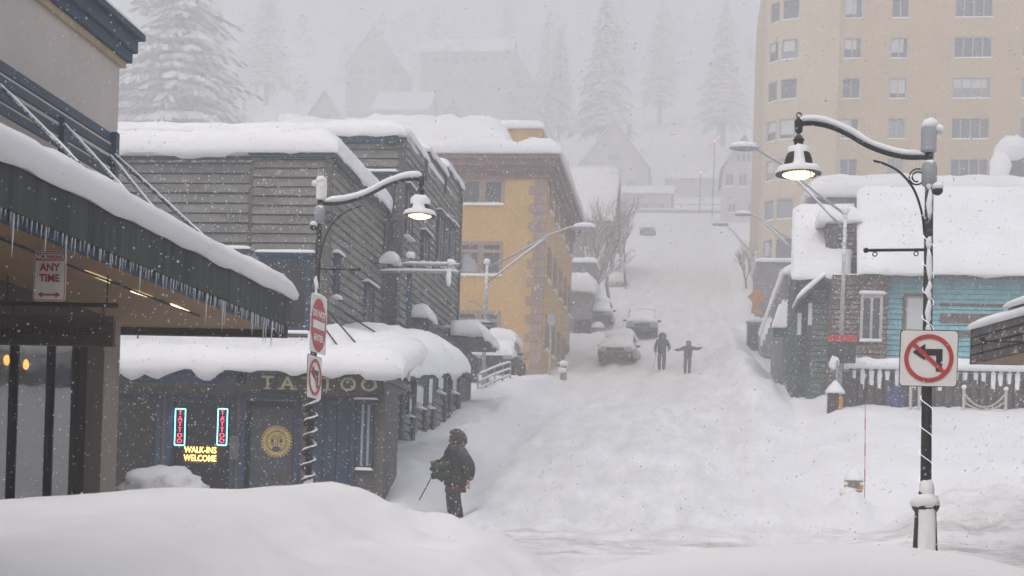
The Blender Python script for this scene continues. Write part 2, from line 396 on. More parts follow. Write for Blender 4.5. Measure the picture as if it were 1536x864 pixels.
def window(parent, O, U, N, u0, u1, z0, z1, n0=-.05, n1=.07, fw=.09, fm=None, gm=None, mv=(), mh=(), snow=0., head=0., gn=None, name='window', drape=None):
    fm = fm or M_blue; gm = gm or M_glassd
    b = MB()
    b.obox(O, U, N, u0, u0+fw, n0, n1, z0, z1).obox(O, U, N, u1-fw, u1, n0, n1, z0, z1)
    b.obox(O, U, N, u0+fw, u1-fw, n0, n1, z0, z0+fw).obox(O, U, N, u0+fw, u1-fw, n0, n1, z1-fw, z1)
    t = fw*.45
    for q in mv: b.obox(O, U, N, q-t, q+t, n0+.01, n1-.008, z0+fw, z1-fw)
    for q in mh: b.obox(O, U, N, u0+fw, u1-fw, n0+.01, n1-.010, q-t, q+t)
    if head: b.obox(O, U, N, u0-.06, u1+.06, n0, n1+.07, z1+.002, z1+head)
    f = put(name, b, fm, parent)
    g = gn if gn is not None else (n1-.022 if n0 > -.1 else (n0+n1)/2 - .01)
    put('pane', MB().obox(O, U, N, u0+fw*.6, u1-fw*.6, g-.02, g, z0+fw*.6, z1-fw*.6), gm, f)
    if drape: put('curtain', MB().obox(O, U, N, u0+fw+.05, u1-fw-.05, g+.002, g+.012, z0+fw+.06, z1-fw-.06), drape, f)
    if snow:
        Q = lambda u, n, z: V(O)+U*u+N*n+V((0, 0, z))
        put('sill_snow', snow_patch(MB(), Q(u0, n1+.06, z0), Q(u1, n1+.06, z0), Q(u1, n1-.08, z0), Q(u0, n1-.08, z0), snow, step=.2, over=.01), SN, f, True)
        if head:
            put('head_snow', snow_patch(MB(), Q(u0-.06, n1+.08, z1+head), Q(u1+.06, n1+.08, z1+head), Q(u1+.06, n0, z1+head), Q(u0-.06, n0, z1+head), snow, step=.2, over=.01), SN, f, True)
    return f

# ------------------------------------------------------------------ ground
def sst(a, b, x):
    t = min(1, max(0, (x-a)/(b-a))); return t*t*(3-2*t)
def far(y): return y*(1+.42*sst(125, 180, y))       # the upper hill lies farther off than it first looks
TY = [-60, 0, 8, 14, 18, 22, 28, 32, 36, 45, 55, 65, 72, 84, 100, 125, 150, 170, 182, 200, 230, 260, 300, 350, 430, 640]
TZ = [-.4, .05, .35, .8, 1.02, 1.14, 1.32, 2.0, 2.85, 4.55, 6.2, 7.8, 8.9, 11.9, 16.4, 23.2, 30.8, 37.4, 40, 46, 59, 74, 92, 106, 112, 114]
TZ = [z if y <= 125 else EYE+(z-EYE)*far(y)/y for y, z in zip(TY, TZ)]; TY = [far(y) for y in TY]
_sl = [(TZ[i+1]-TZ[i])/(TY[i+1]-TY[i]) for i in range(len(TY)-1)]
_mt = [_sl[0]] + [(2*_sl[i]*_sl[i+1]/(_sl[i]+_sl[i+1]) if _sl[i]*_sl[i+1] > 0 else 0) for i in range(len(_sl)-1)] + [_sl[-1]]
def zs(y):
    y = min(max(y, TY[0]), TY[-1]-.01); i = 0
    while TY[i+1] < y: i += 1
    h = TY[i+1]-TY[i]; t = (y-TY[i])/h
    return TZ[i]*(2*t**3-3*t*t+1) + h*_mt[i]*(t**3-2*t*t+t) + TZ[i+1]*(-2*t**3+3*t*t) + h*_mt[i+1]*(t**3-t*t)
def sst(a, b, x):
    t = min(1, max(0, (x-a)/(b-a))); return t*t*(3-2*t)
def gz(x, y, fine=True):
    z = zs(y)
    street = sst(-7.2, -5.6, x)*sst(4.6, 3.4, x)
    # piled snow against the left shops
    left = sst(-5.0, -6.4, x)*sst(28.3, 31.0, y)*sst(62, 40, y)
    z += left*(.55 + .25*noise.noise(V((x*.8, y*.5, 2))))
    z += .25*math.exp(-((x+6.0)/.7)**2 - ((y-28.0)/1.2)**2)*(1+noise.noise(V((x*2, y*2, 6))))
    z += .5*math.exp(-((x+6.3)/1.1)**2)*sst(47, 52, y)*sst(63, 56, y)
    # ploughed ridge along the right kerb
    rg = sst(35, 48, y)*sst(95, 74, y)
    z += rg*(1.05+.4*noise.noise(V((y*.22, 1, 0))))*math.exp(-((x-2.1-.25*noise.noise(V((y*.15, 5, 0))))/.95)**2)
    z += .5*sst(2.6, 3.6, x)*sst(70, 90, y)*sst(168, 140, y)
    z += .62*sst(2.8, 4.6, x)*sst(30, 40, y)*sst(60, 54, y)
    # heap at the right corner of the cross street
    z += (.75+.5*noise.noise(V((x*.7, y*.7, 9))))*math.exp(-((y-24.5)/2.0)**2)*sst(2.7, 4.6, x)
    z += .2*math.exp(-((y-23.3)/.9)**2)*sst(-3.5, 1, x)*(1+noise.noise(V((x*.9, y*.9, 4))))
    z += .44*math.exp(-((x-3.42)/.55)**2-((y-30.8)/.6)**2)
    for x0, ya, yb, sl in ((-4.75, 28.5, 44, -.10), (-1.2, 40, 72, -.03), (-.35, 44, 71, .02)):   # trodden trails
        if ya < y < yb: z -= .09*math.exp(-((x-x0-sl*(y-ya)-.12*math.sin(y*.9))/.2)**2)*(.55+.45*math.sin(y*5.2))
    # tyre ruts up the street
    rut = street*sst(24, 30, y)*sst(170, 60, y)
    w = x + .7*noise.noise(V((y*.045, 7, 0)))
    z += rut*.085*(math.sin(w*4.1)+.6*math.sin(w*7.3+1.3))*(.6+.6*noise.noise(V((w*.9, y*.12, 3))))
    if y > 60:      # sides of the valley
        z += .10*max(0, abs(x+2)-14)*sst(60, 180, y)
    if fine:
        a = .06 + .05*sst(40, 20, y)
        z += a*fbm(x*.7, y*.55, 0, 4) + (.025+.03*(1-street))*fbm(x*2.6, y*2.6, 4, 3)
        rough = max(rg*math.exp(-((x-2.2)/1.6)**2), left*.8, sst(2.7, 4.2, x)*math.exp(-((y-24.5)/2.6)**2), .5*sst(3, 5, x)*sst(26, 30, y)*sst(46, 42, y)*sst(.0, .4, noise.noise(V((x*.3, y*.3, 5)))))
        if rough > .02: z += rough*(.24*abs(fbm(x*1.3, y*1.3, 11, 4)) + .10*max(0, fbm(x*3.1, y*3.1, 15, 3)))
        z -= street*sst(24, 30, y)*.05*max(0, noise.noise(V((x*2.2+.3*noise.noise(V((y*.1, 0, 0))), y*.16, 21))))
        # churned lumps by the cross street
        z += .05*sst(17, 20, y)*sst(27, 24, y)*max(0, fbm(x*1.8, y*3, 8, 4))
    return z
def build_ground():
    ys = [-40, -20, -8, 0]; y = 2.
    while y < 46: ys.append(y); y += .16 if 15 < y < 30 else .24
    while y < 180: ys.append(y); y += .24 + (y-46)*.012
    while y < 950: ys.append(y); y *= 1.035
    xs = []; x = -10.
    while x < 12: xs.append(x); x += .14
    st = .16; x = 12.
    while x < 420: xs.append(x); st *= 1.13; x += st
    st = .16; x = -10.-st
    while x > -420: xs.append(x); st *= 1.13; x -= st
    xs.sort(); n = len(xs)
    co = [(x, y, gz(x, y)) for y in ys for x in xs]
    fs = [(j*n+i, j*n+i+1, (j+1)*n+i+1, (j+1)*n+i) for j in range(len(ys)-1) for i in range(n-1)]
    me = bpy.data.meshes.new('snowy_ground'); me.from_pydata(co, [], fs); me.materials.append(SNG); me.shade_smooth()
    o = bpy.data.objects.new('snowy_ground', me); COL.objects.link(o); tag(o, 'snow covered street and hillside rising away from the cross street', 'ground', kind='structure')
build_ground()

def bank(name, ctrl, yc, y0, y1, fall, label, near=.055, seed=0, x0=None, x1=None, mat=SNB, nz=.02):
    # ctrl: crest outline (x, z) at depth yc
    cx = [c[0] for c in ctrl]; cz = [c[1] for c in ctrl]
    def crest(x):
        i = 0
        if x <= cx[0]: return cz[0] + (x-cx[0])*.02
        if x >= cx[-1]: return cz[-1] - (x-cx[-1])*.5
        while cx[i+1] < x: i += 1
        t = (x-cx[i])/(cx[i+1]-cx[i]); t2 = t*t*(3-2*t)*.5 + t*.5
        return cz[i]*(1-t2)+cz[i+1]*t2
    xs = np.arange(x0, x1+.01, .06); ys = np.arange(y0, y1, .08); n = len(xs); co = []
    for y in ys:
        for x in xs:
            k = crest(x)
            if y < yc: z = k - near*(yc-y) - .01*(yc-y)**2*.6
            else: z = k - fall*(y-yc)**2
            z += .07*sst(-2.6, -1.5, x)*sst(.9, -.2, x)*fbm(x*2.2+seed, y*2.2, 3, 4)*(1 if nz > .015 else 0)
            z += nz*fbm(x*.8+seed, y*.8, 0, 3) + nz*.25*fbm(x*4+seed, y*4, 1, 3)
            z = max(z, zs(y)-.3)
            co.append((x, y, z))
    fs = [(j*n+i, j*n+i+1, (j+1)*n+i+1, (j+1)*n+i) for j in range(len(ys)-1) for i in range(n-1)]
    me = bpy.data.meshes.new(name); me.from_pydata(co, [], fs); me.materials.append(mat); me.shade_smooth()
    o = bpy.data.objects.new(name, me); COL.objects.link(o); tag(o, label, 'snow bank', kind='structure')
c9 = [fr(p, q, 9) for p, q in ((-60, 764), (0, 757), (60, 745), (150, 738), (230, 734), (300, 735), (360, 738), (430, 730), (500, 724), (545, 736), (585, 757), (630, 778), (690, 790), (745, 801), (785, 826), (830, 858), (900, 910))]
bank('snow_bank', [(-7, c9[0].z)] + [(p.x, p.z) for p in c9], 9, 2.0, 13.5, .09, 'smooth snow bank across the left foreground', .05, 1, -8, .6)
c8 = [fr(p, q, 7.5) for p, q in ((690, 940), (760, 900), (850, 862), (950, 840), (1050, 826), (1150, 820), (1240, 816), (1340, 818), (1440, 830), (1536, 853), (1640, 905))]
bank('snow_mound', [(p.x, p.z) for p in c8], 7.5, 2.5, 11, .12, 'smooth rounded snow mound in the bottom right foreground', .035, 5, -1.1, 3.2, nz=.012)
b = MB().ball(fr(1231, 828, 7.5), .035, .035, .05, .25, 10, 8, 3)
solo('snow_nub', b, SNB, 'tiny snow nub sticking out of the foreground mound', 'snow lump', smooth=True)
b = MB(); b.ball(fr(248, 735, 12.6), .37, .42, .21, .35, 28, 16, 2, 2.2)
solo('snow_heap', b, SND, 'dirty lumpy snow heap just behind the left foreground bank', 'snow heap', smooth=True)

# ------------------------------------------------------------------ near left shop with canopy
def fasx(y): return -5.42 + .0366*(y-10.45)
shop = thing('corner_shop', (-7.4, 10, 1), 'pale shop building with blue cornice and long icicle-hung canopy at the left edge', 'building')
SW = -7.46
put('upper_wall', MB().box(-13, SW, -4, 17.5, 3.9, 7.12), M_beige, shop)
b = MB(); b.box(-13.2, SW+.06, -4, 17.56, 7.12, 7.2)
put('tan_strip', b, M_tanstrip, shop)
b = MB()
for (o, z0, z1) in ((.12, 7.2, 7.34), (.17, 7.34, 7.52), (.24, 7.52, 7.60)): b.box(-13.2, SW+o, -4, 17.5+o, z0, z1)
cor = put('cornice', b, M_bluetrim, shop)
snow_on('cornice_snow', cor, (-13, -4, 7.6), (SW+.2, -4, 7.6), (SW+.2, 17.7, 7.6), (-13, 17.7, 7.6), .12, step=.6, over=.02)
# railing above canopy
rx = -7.0
rail = put('balcony_railing', MB().box(rx-.02, rx+.02, 4, sd(168, 208, rx).y, sd(168, 208, rx).z-.05, sd(168, 208, rx).z+.05), M_bluerail, shop)
for (p, q) in ((168, 226), (168, 245), (168, 262)):
    w = sd(p, q, rx); put('rail', MB().box(rx-.02, rx+.02, 4, w.y, w.z-.045, w.z+.045), M_bluerail, rail)
for px_, y0, y1 in ((168, 200, 282), (90, 178, 240)):
    a = sd(px_, y0, rx); put('post', MB().box(rx+.022, rx+.085, a.y-.07, a.y+.03, 4.1, a.z), M_bluerail, rail)
ct = 4.3
for a, e in (((172, 232), (292, 343)), ((97, 187), (182, 280)), ((0, 128), (100, 228)), ((166, 234), (240, 325))):
    A = sd(a[0], a[1], rx+.1); E_ = sd(e[0], e[1], -5.62); E_ = E_ + (E_-A).normalized()*.3
    if E_.z < 4.06: E_ = A.lerp(E_, (A.z-4.06)/(A.z-E_.z))
    s_ = put('stay_rod', MB().tube([A, E_], .022, 6), M_bluerail, shop)
    put('rod_snow', snow_line([A.lerp(E_, .02), E_], .013, 1.7), SN, s_, True)
# canopy
can = put('canopy', MB().hexa([(SW-.3, 1, 3.86), (fasx(1)-.06, 1, 3.86), (fasx(17.72)-.06, 17.72, 3.86), (SW-.3, 17.72, 3.86), (SW-.3, 1, 4.19), (fasx(1)-.06, 1, 4.19), (fasx(17.72)-.06, 17.72, 4.19), (SW-.3, 17.72, 4.19)]), M_greywood, shop)
b = MB(); y = 1.
while y < 17.7:          # ribbed metal fascia
    y2 = min(17.72, y+.09); m_ = (y+y2)/2
    b.add([(fasx(y)-.02, y, 3.84), (fasx(m_)+.008, m_, 3.84), (fasx(y2)-.02, y2, 3.84), (fasx(y)-.02, y, 4.22), (fasx(m_)+.008, m_, 4.22), (fasx(y2)-.02, y2, 4.22)], [(0, 1, 4, 3), (1, 2, 5, 4)])
    y = y2
put('fascia', b, M_fascia, can)
put('edge_trim', MB().hexa([(fasx(1)-.14, 1, 3.76), (fasx(1)-.07, 1, 3.76), (fasx(17.7)-.07, 17.7, 3.76), (fasx(17.7)-.14, 17.7, 3.76), (fasx(1)-.14, 1, 3.838), (fasx(1)-.07, 1, 3.838), (fasx(17.7)-.07, 17.7, 3.838), (fasx(17.7)-.14, 17.7, 3.838)]), M_bluetrim, can)
put('soffit', MB().hexa([(SW-.3, 1, 3.79), (fasx(1)-.145, 1, 3.79), (fasx(17.6)-.145, 17.6, 3.79), (SW-.3, 17.6, 3.79), (SW-.3, 1, 3.855), (fasx(1)-.145, 1, 3.855), (fasx(17.6)-.145, 17.6, 3.855), (SW-.3, 17.6, 3.855)]), M_tan, can)
put('end_beam', MB().box(-9.2, -5.19, 17.61, 17.74, 3.70, 3.855), M_brown, can)
snow_on('canopy_snow', can, (fasx(1)-.0, 1, 4.215), (fasx(17.7)-.0, 17.7, 4.215), (SW+.02, 17.7, 4.2), (SW+.02, 1, 4.2), .36, rnd=.36, edges=(0, 1, 1, 0), step=.2, seed=3, nz=.2, over=.07, droop=.05, mat=SNB)
L0 = fl(128, 408, 3.77); L1 = fl(300, 475, 3.77); La = fl(0, 358, 3.77)
put('light_track', MB().tube([La, L0, L1], .012, 6), M_blackp, can)
for a, e in (((128, 408), (165, 423)), ((197, 436), (228, 447)), ((256, 457), (283, 468))):
    A = fl(*a, 3.775); E_ = fl(*e, 3.775); put('strip_light', MB().tube([A, E_], .011, 6), E_strip, can)
# icicles
ico = []
for k in range(4):
    b = MB().tube([(0, 0, 0), (.002, .001, -.35), (.001*k, 0, -.7), (0, 0, -1)], [.5, .36, .2, .04], 6)
    me = bpy.data.meshes.new('icicle'); me.from_pydata([tuple(p) for p in b.v], [], b.f); me.materials.append(ICE); me.shade_smooth(); ico.append(me)
random.seed(21); yy = 10.3
for i in range(98):
    y = 10.3 + 7.35*(i+random.uniform(-.4, .4))/98
    L = .05 + .11*random.random() + (.24*random.random() if random.random() < .22 else 0) + .08*max(0, noise.noise(V((y*1.3, 0, 0))))
    o = bpy.data.objects.new('icicle', random.choice(ico)); COL.objects.link(o); o.parent = can
    r = .009 + L*.022
    o.scale = (r*2, r*2, L); o.location = V((fasx(y)-.05, y, 3.845)) - ORG[can.name]
# storefront under the canopy
GX = -7.12
Y0s = 8.0; seams = [sd(25, 620, GX).y, sd(80, 620, GX).y, sd(125, 620, GX).y]
yb = seams[2]; ycol = sd(150, 620, GX).y; yend = sd(156, 640, GX).y
b = MB().box(GX-.12, GX, Y0s, yb, .2, 1.5).box(GX-.12, GX, Y0s, yend, 3.42, 3.79)
sf = put('storefront', b, M_brown, shop)
put('corner_post', MB().box(GX-.25, GX+.03, yb, ycol, .2, 3.42).box(GX-.2, GX+.05, yb-.05, yb-.005, .2, 3.42), M_brownpost, sf)
put('pale_edge_board', MB().box(GX-.3, GX+.02, ycol, yend, .2, 3.42), M_pale, sf)
ed = [Y0s, 10.2, 12.2] + seams
for i in range(len(ed)-1):
    pn = put('window_pane', MB().box(GX-.06, GX-.045, ed[i]+.012, ed[i+1]-.012, 1.5, 3.42), M_glassc, sf)
    put('mullion', MB().box(GX-.09, GX+.005, ed[i+1]-.012, ed[i+1]+.012, 1.5, 3.42), M_blackp, sf)
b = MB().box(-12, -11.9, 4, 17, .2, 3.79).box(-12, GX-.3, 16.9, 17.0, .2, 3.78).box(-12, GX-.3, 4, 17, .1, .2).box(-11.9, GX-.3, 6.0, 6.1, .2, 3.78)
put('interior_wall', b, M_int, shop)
put('end_wall', MB().box(-13, SW-.05, 17.02, 17.45, .5, 3.9).box(SW-.04, GX+.0, yend+.005, 17.0, .2, 3.79), M_pale, shop)
for px_, py_, lab in ((10, 540, 'glowing amber bulb inside the left shop window, nearer the photo edge'), (39, 547, 'glowing amber bulb inside the left shop window, beside the pane seam')):
    c0 = sd(px_, py_, GX-.55); t = thing('pendant_lamp', c0, lab, 'pendant lamp', 'bulbs hanging in the shop window')
    put('cord', MB().tube([c0+V((0, 0, .12)), V((c0.x, c0.y, 3.78))], .006, 6), M_blackp, t)
    put('socket', MB().lathe(c0, [(.02, .06), (.024, .13)], 10), M_blackp, t)
    put('bulb', MB().ball(c0, .034, .034, .062), E_bulb, t, True)
# hanging board sign
YS = 13.5
A = fr(172, 475, YS); B_ = fr(172, 517, YS); wl = -7.05
hs = thing('hanging_sign', ((A.x+wl)/2, YS, B_.z), 'dark brown wooden shop sign with long lettering hung below the left canopy', 'sign')
brd = put('board', MB().box(wl, A.x, YS-.03, YS+.03, B_.z, A.z).box(wl, A.x+.005, YS-.04, YS+.04, B_.z-.02, B_.z+.015), M_sboard, hs)
zt_ = fr(170, 458, YS).z
put('hanging_bar', MB().box(wl, A.x+.03, YS-.02, YS+.02, zt_-.02, zt_+.02), M_blackp, hs)
for px_ in (155, 20):
    p = fr(px_, 470, YS)
    b = MB()
    for k in range(4):
        zc = A.z + (zt_-A.z)*(k+.5)/4; b.ring(V((p.x, YS, zc)), X if k % 2 else Yv, Yv if k % 2 else X, (0, 0), .016, .01, -.004, .004, 10)
    put('chain', b, M_blackp, hs)
for px_ in (160, 10):
    p = fr(px_, 470, YS); put('hanger', MB().tube([(p.x, YS, zt_), (p.x, YS, 3.80)], .008, 6), M_blackp, hs)
ctr = fr(78, 500, YS)
put('lettering', MB().text(V((ctr.x-.05, YS-.031, B_.z+.085)), X, NF, 'AMALGA DISTILLERY', .105, .008, squash=1.12, bold=.002), M_signk, hs)

# ------------------------------------------------------------------ traffic signs
def rrect(w, h, r, n=6):
    out = []
    for cx_, cz_, a in ((w/2-r, h/2-r, 0), (-w/2+r, h/2-r, 90), (-w/2+r, -h/2+r, 180), (w/2-r, -h/2+r, 270)):
        for i in range(n+1):
            q = R(a+90*i/n); out.append((cx_+r*math.cos(q), cz_+r*math.sin(q)))
    return out
def sign_board(t, C, U, N, w, h, r=.04):
    bd = put('board', MB().plate(C, U, N, rrect(w, h, r), -.004, 0), M_signw, t)
    return bd
def left_turn_arrow(C, U, N, s):
    mb = MB()
    # vertical shaft on the right, bend, arrow head pointing left and slightly down
    mb.plate(C, U, N, [(.13*s, -.24*s), (.24*s, -.24*s), (.24*s, .17*s), (-.06*s, .17*s), (-.06*s, .05*s), (.13*s, .05*s)], .004, .008)
    mb.plate(C, U, N, [(-.065*s, .26*s), (-.065*s, -.04*s), (-.29*s, .11*s)], .0042, .0082)
    return mb
def no_left(name, C, U, N, w, label, group=None):
    t = thing(name, C, label, 'traffic sign', group)
    sign_board(t, C, U, N, w, w)
    put('border', MB().plate(C, U, N, rrect(w*1.03, w*1.03, .045), -.012, -.0045), M_signk, t)
    put('arrow', left_turn_arrow(C, U, N, w), M_signk, t)
    mb = MB().ring(C, U, N, (0, 0), .435*w, .36*w, .009, .013, 48)
    q = R(-42); c_, s_ = math.cos(q), math.sin(q); h = .037*w
    mb.plate(C, U, N, [(c_*a-s_*bb, s_*a+c_*bb) for a, bb in ((-.39*w, -h), (.39*w, -h), (.39*w, h), (-.39*w, h))], .0095, .0125)
    put('prohibition_ring', mb, M_signr, t)
    return t
# no parking sign below the canopy
YN = 11.9
C0 = fr(75, 400, YN); w = .30; h = .445
t = thing('no_parking_sign', C0, 'white and red no parking any time sign hanging below the left canopy', 'traffic sign')
C0 = V((C0.x, YN, min(C0.z, 3.74-h/2)))
sign_board(t, C0, X, NF, w, h, .03)
put('border', MB().plate(C0, X, NF, rrect(w-.012, h-.012, .026), .0005, .0015), M_signr, t)
put('face', MB().plate(C0, X, NF, rrect(w-.028, h-.028, .02), .002, .003), M_signw, t)
put('red_panel', MB().plate(C0, X, NF, [(-.135, .135), (.135, .135), (.135, .2), (-.135, .2)], .0035, .0045), M_signr, t)
put('white_panel', MB().plate(C0, X, NF, [(-.042, .145), (.128, .145), (.128, .193), (-.042, .193)], .005, .0055), M_signw, t)
put('lettering', MB().text(C0+V((-.088, 0, .146)), X, NF, 'NO', .066, .003, squash=.9, bold=.002), M_signw, t).location.y -= .005
put('lettering', MB().text(C0+V((.043, 0, .152)), X, NF, 'PARKING', .043, .003, squash=.82, bold=.001), M_signr, t).location.y -= .006
put('lettering', MB().text(C0+V((0, 0, .045)), X, NF, 'ANY', .092, .003, squash=.95, bold=.003).text(C0+V((0, 0, -.05)), X, NF, 'TIME', .092, .003, squash=.95, bold=.003), M_signr, t).location.y -= .0035
zz = -.165
put('arrow', MB().plate(C0, X, NF, [(-.105, zz), (-.06, zz+.028), (-.06, zz+.009), (.06, zz+.009), (.06, zz+.028), (.105, zz), (.06, zz-.028), (.06, zz-.009), (-.06, zz-.009), (-.06, zz-.028)], .0035, .0055), M_signr, t)
b = MB()
for sx in (-.1, .1): b.box(C0.x+sx-.012, C0.x+sx+.012, YN+.006, YN+.012, C0.z-.1, 3.80)
put('hanger_strap', b, M_galv, t)

# ------------------------------------------------------------------ ornate street lamps
def ornate_lamp(base, mirror, label, arm_len, H, lean, base_z):
    K = 16.7/F
    bx, by, bz = base
    t = thing('street_lamp', (bx, by, base_z), label, 'street lamp', 'ornate black street lamps')
    m = -mirror      # +1 arm to the left
    zt = bz           # bz: height of the arm root
    def L(dx, dy): return V((bx - m*dx*K*(arm_len if dx > 20 else 1), by, zt + dy*K))
    zb = base_z
    put('pole', MB().tube([(bx, by, zb+.5), (bx, by, zb+1.5), (bx, by, zt+.1)], [.066, .060, .046], 14), M_black, t, True)
    put('pole_base', MB().lathe((bx, by, zb), [(.15, 0), (.145, .1), (.125, .5), (.12, .62), (.15, .66), (.16, .7), (.12, .76), (.075, .86), (.066, .95)], 18), M_black, t, True, angle=50)
    sn = MB()
    sn.ball((bx-.01, by-.03, zb+.74), .165, .155, .10, .2, 16, 10, 1).ball((bx+.01, by-.02, zb+.88), .085, .085, .13, .2, 12, 10, 2)
    vs_ = []
    for i_ in range(9):
        for j_ in range(13):
            q = -math.pi/2 + (j_-6)*.15; nn = noise.noise(V((j_*.5, i_*.6, bx))); e_ = 1-((j_-6)/6.)**2
            r_ = .128 + .016*e_**.5*(1+nn) + .012*(1-i_/8) - .018*(1 if abs(j_-6) == 6 else 0)
            vs_.append((bx+r_*math.cos(q), by+r_*math.sin(q), zb+.66*i_/8))
    sn.add(vs_, [(i_*13+j_, i_*13+j_+1, (i_+1)*13+j_+1, (i_+1)*13+j_) for i_ in range(8) for j_ in range(12)])
    put('base_snow', sn, SNB, t, True, angle=60)
    # wind-packed snow stuck to the weather side of the pole
    sn = MB(); zz = zt-.25; rr = random.Random(5+int(bx*10))
    while zz > zt-2.4:
        ln = rr.uniform(.12, .4)
        if zz-ln > zt-2.4 and rr.random() < (.8 if m > 0 else .3):
            pts = [(bx+.012*rr.uniform(-1, 1), by-.047, zz-ln*k/4) for k in range(5)]; sn.tube(pts, [.014, .03, .034, .03, .012], 8, .8)
        zz -= ln*.95
    put('packed_snow', sn, SNB, t, True)
    arm = [L(-4, 2), L(30, 2), L(58, 8), L(88, 20), L(118, 38), L(145, 50), L(170, 55), L(188, 54)]
    def smooth(p):
        q = []
        for i in range(len(p)-1):
            p0 = p[max(i-1, 0)]; p1 = p[i]; p2 = p[i+1]; p3 = p[min(i+2, len(p)-1)]
            for k in range(5):
                s = k/5; q.append(.5*((2*p1)+(p2-p0)*s+(2*p0-5*p1+4*p2-p3)*s*s+(3*p1-p0-3*p2+p3)*s**3))
        return q+[p[-1]]
    arm = smooth(arm)
    a = put('arm', MB().tube(arm, .031, 10), M_black, t, True)
    put('arm_snow', snow_line([p+V((0, -.006, .012)) for p in arm[2:]], .046 if m > 0 else .062, .85, 2), SNB if m > 0 else SN, a, True)
    c = arm[-1]
    put('arm_end', MB().lathe(c+V((0, 0, -.115)), [(.012, 0), (.04, .02), (.046, .08), (.05, .15), (.03, .18)], 12).ring(c+V((0, 0, .10)), X, NF, (0, 0), .035, .022, -.008, .008, 14), M_black, a, True, angle=50)
    br = smooth([L(6, -112), L(10, -80), L(22, -45), L(42, -20), L(62, -8), L(80, -2)])
    put('bracket', MB().tube(br, .014, 8), M_black, t, True)
    sc = []
    for i in range(22):
        q = i/21*1.6*2*math.pi; r = (13-7*i/21)*K; sc.append(V((L(17, 0).x + m*r*math.cos(q+1.2), by, L(0, -28).z + r*math.sin(q+1.2))))
    put('scroll', MB().tube(sc, .010, 6), M_black, t, True)
    # lamp head
    lt = c + V((0, 0, -.115))
    def hs_(mb):
        for v in mb.v: v.x = lt.x+(v.x-lt.x)*.9; v.y = lt.y+(v.y-lt.y)*.9; v.z = lt.z+(v.z-lt.z)*.84
        return mb
    h = put('lamp_shade', hs_(MB().lathe(lt+V((0, 0, -.56)), [(.29, 0), (.285, .02), (.23, .07), (.185, .12), (.175, .2), (.15, .28), (.10, .335), (.075, .35), (.075, .37), (.06, .38), (.06, .46), (.075, .47), (.06, .5), (.02, .56)], 28)), M_black, t, True, angle=40)
    snb = MB(); prof = [(.292, 0), (.288, .022), (.235, .075), (.19, .125), (.178, .20), (.152, .28), (.10, .335), (.06, .35)]
    vs_ = []; nq = 36
    for i_, (r_, z_) in enumerate(prof):
        for j_ in range(nq):
            q = 2*math.pi*j_/nq; front = math.cos(q+math.pi/2)**2; nn = noise.noise(V((3*math.cos(q), 3*math.sin(q), z_*9+m)))
            th_ = (.004, .012, .024, .02, 0, 0, .03, .045)[i_]*(1+.5*nn)
            if i_ in (3, 4, 5): th_ = (.05*front**9*(1+.5*nn) - .016) if m > 0 else (.03*front**4*(1+.5*nn) - .01 if i_ in (3, 4) else .03*(1+.5*nn))
            vs_.append(lt+V(((r_+th_)*math.cos(q), (r_+th_)*math.sin(q), z_-.56+max(0, th_)*.9)))
    snb.add(vs_, [(a_*nq+b_, a_*nq+(b_+1) % nq, (a_+1)*nq+(b_+1) % nq, (a_+1)*nq+b_) for a_ in range(len(prof)-1) for b_ in range(nq)])
    put('shade_snow', hs_(snb), SNB, h, True)
    put('lens', hs_(MB().lathe(lt+V((0, 0, -.612)), [(.03, 0), (.13, .012), (.2, .045), (.205, .055)], 24)), E_lamp, h, True)
    ic = MB(); rr = random.Random(3)
    for k in range(9):
        q = -math.pi/2 + (k-4)*.2; Ln = rr.uniform(.05, .12) if k != 7 else .22
        p = lt+V((.24*math.cos(q), .24*math.sin(q), -.56)); ic.tube([p, p-V((0, 0, Ln*.6)), p-V((0, 0, Ln))], [.011, .007, .002], 6)
    put('icicle', hs_(ic), ICE, h, True)
    # radio box, antennas and clamps on the pole top
    bxm = put('radio_box', MB().lathe((bx-m*.01, by, zt+.06), [(.07, 0), (.088, .02), (.088, .28), (.075, .31), (.05, .33)], 14), M_galv if m > 0 else M_signw, t, True, angle=40)
    an = MB()
    for k, dx in enumerate((-.055, -.02, .03, .065)): an.tube([(bx+dx, by+.02*(k % 2), zt+.36), (bx+dx, by+.02*(k % 2), zt+.52)], .007, 6)
    put('antenna', an, M_framew, bxm)
    put('box_snow', MB().ball((bx, by-.01, zt+.385), .092, .09, .07, .2, 14, 10, 4).ball((bx+m*.1, by, zt+.33), .06, .06, .055, .2, 12, 8, 5), SNB, bxm, True)
    put('clamp', MB().lathe((bx, by, zt-.33), [(.05, 0), (.085, .03), (.09, .2), (.075, .27), (.05, .3)], 12), M_galv, t, True)
    cam_ = put('camera_housing', MB().ball((bx+m*.09, by-.03, zt-.38), .06, .06, .055, 0, 12, 8), M_black, t, True)
    put('housing_snow', MB().ball((bx+m*.085, by-.03, zt-.335), .07, .07, .05, .25, 12, 8, 6), SNB, cam_, True)
    zb2 = zt - 1.05
    ba = MB().tube([(bx, by-.02, zb2), (bx-m*.68, by-.02, zb2)], .018, 8).ball((bx-m*.70, by-.02, zb2), .032)
    for dx in (.14, .60): ba.ring(V((bx-m*dx, by-.02, zb2-.045)), X, NF, (0, 0), .03, .019, -.006, .006, 14)
    put('banner_arm', ba, M_black, t, True, angle=50)
    t.rotation_euler = (0, lean, 0)
    return t, zt
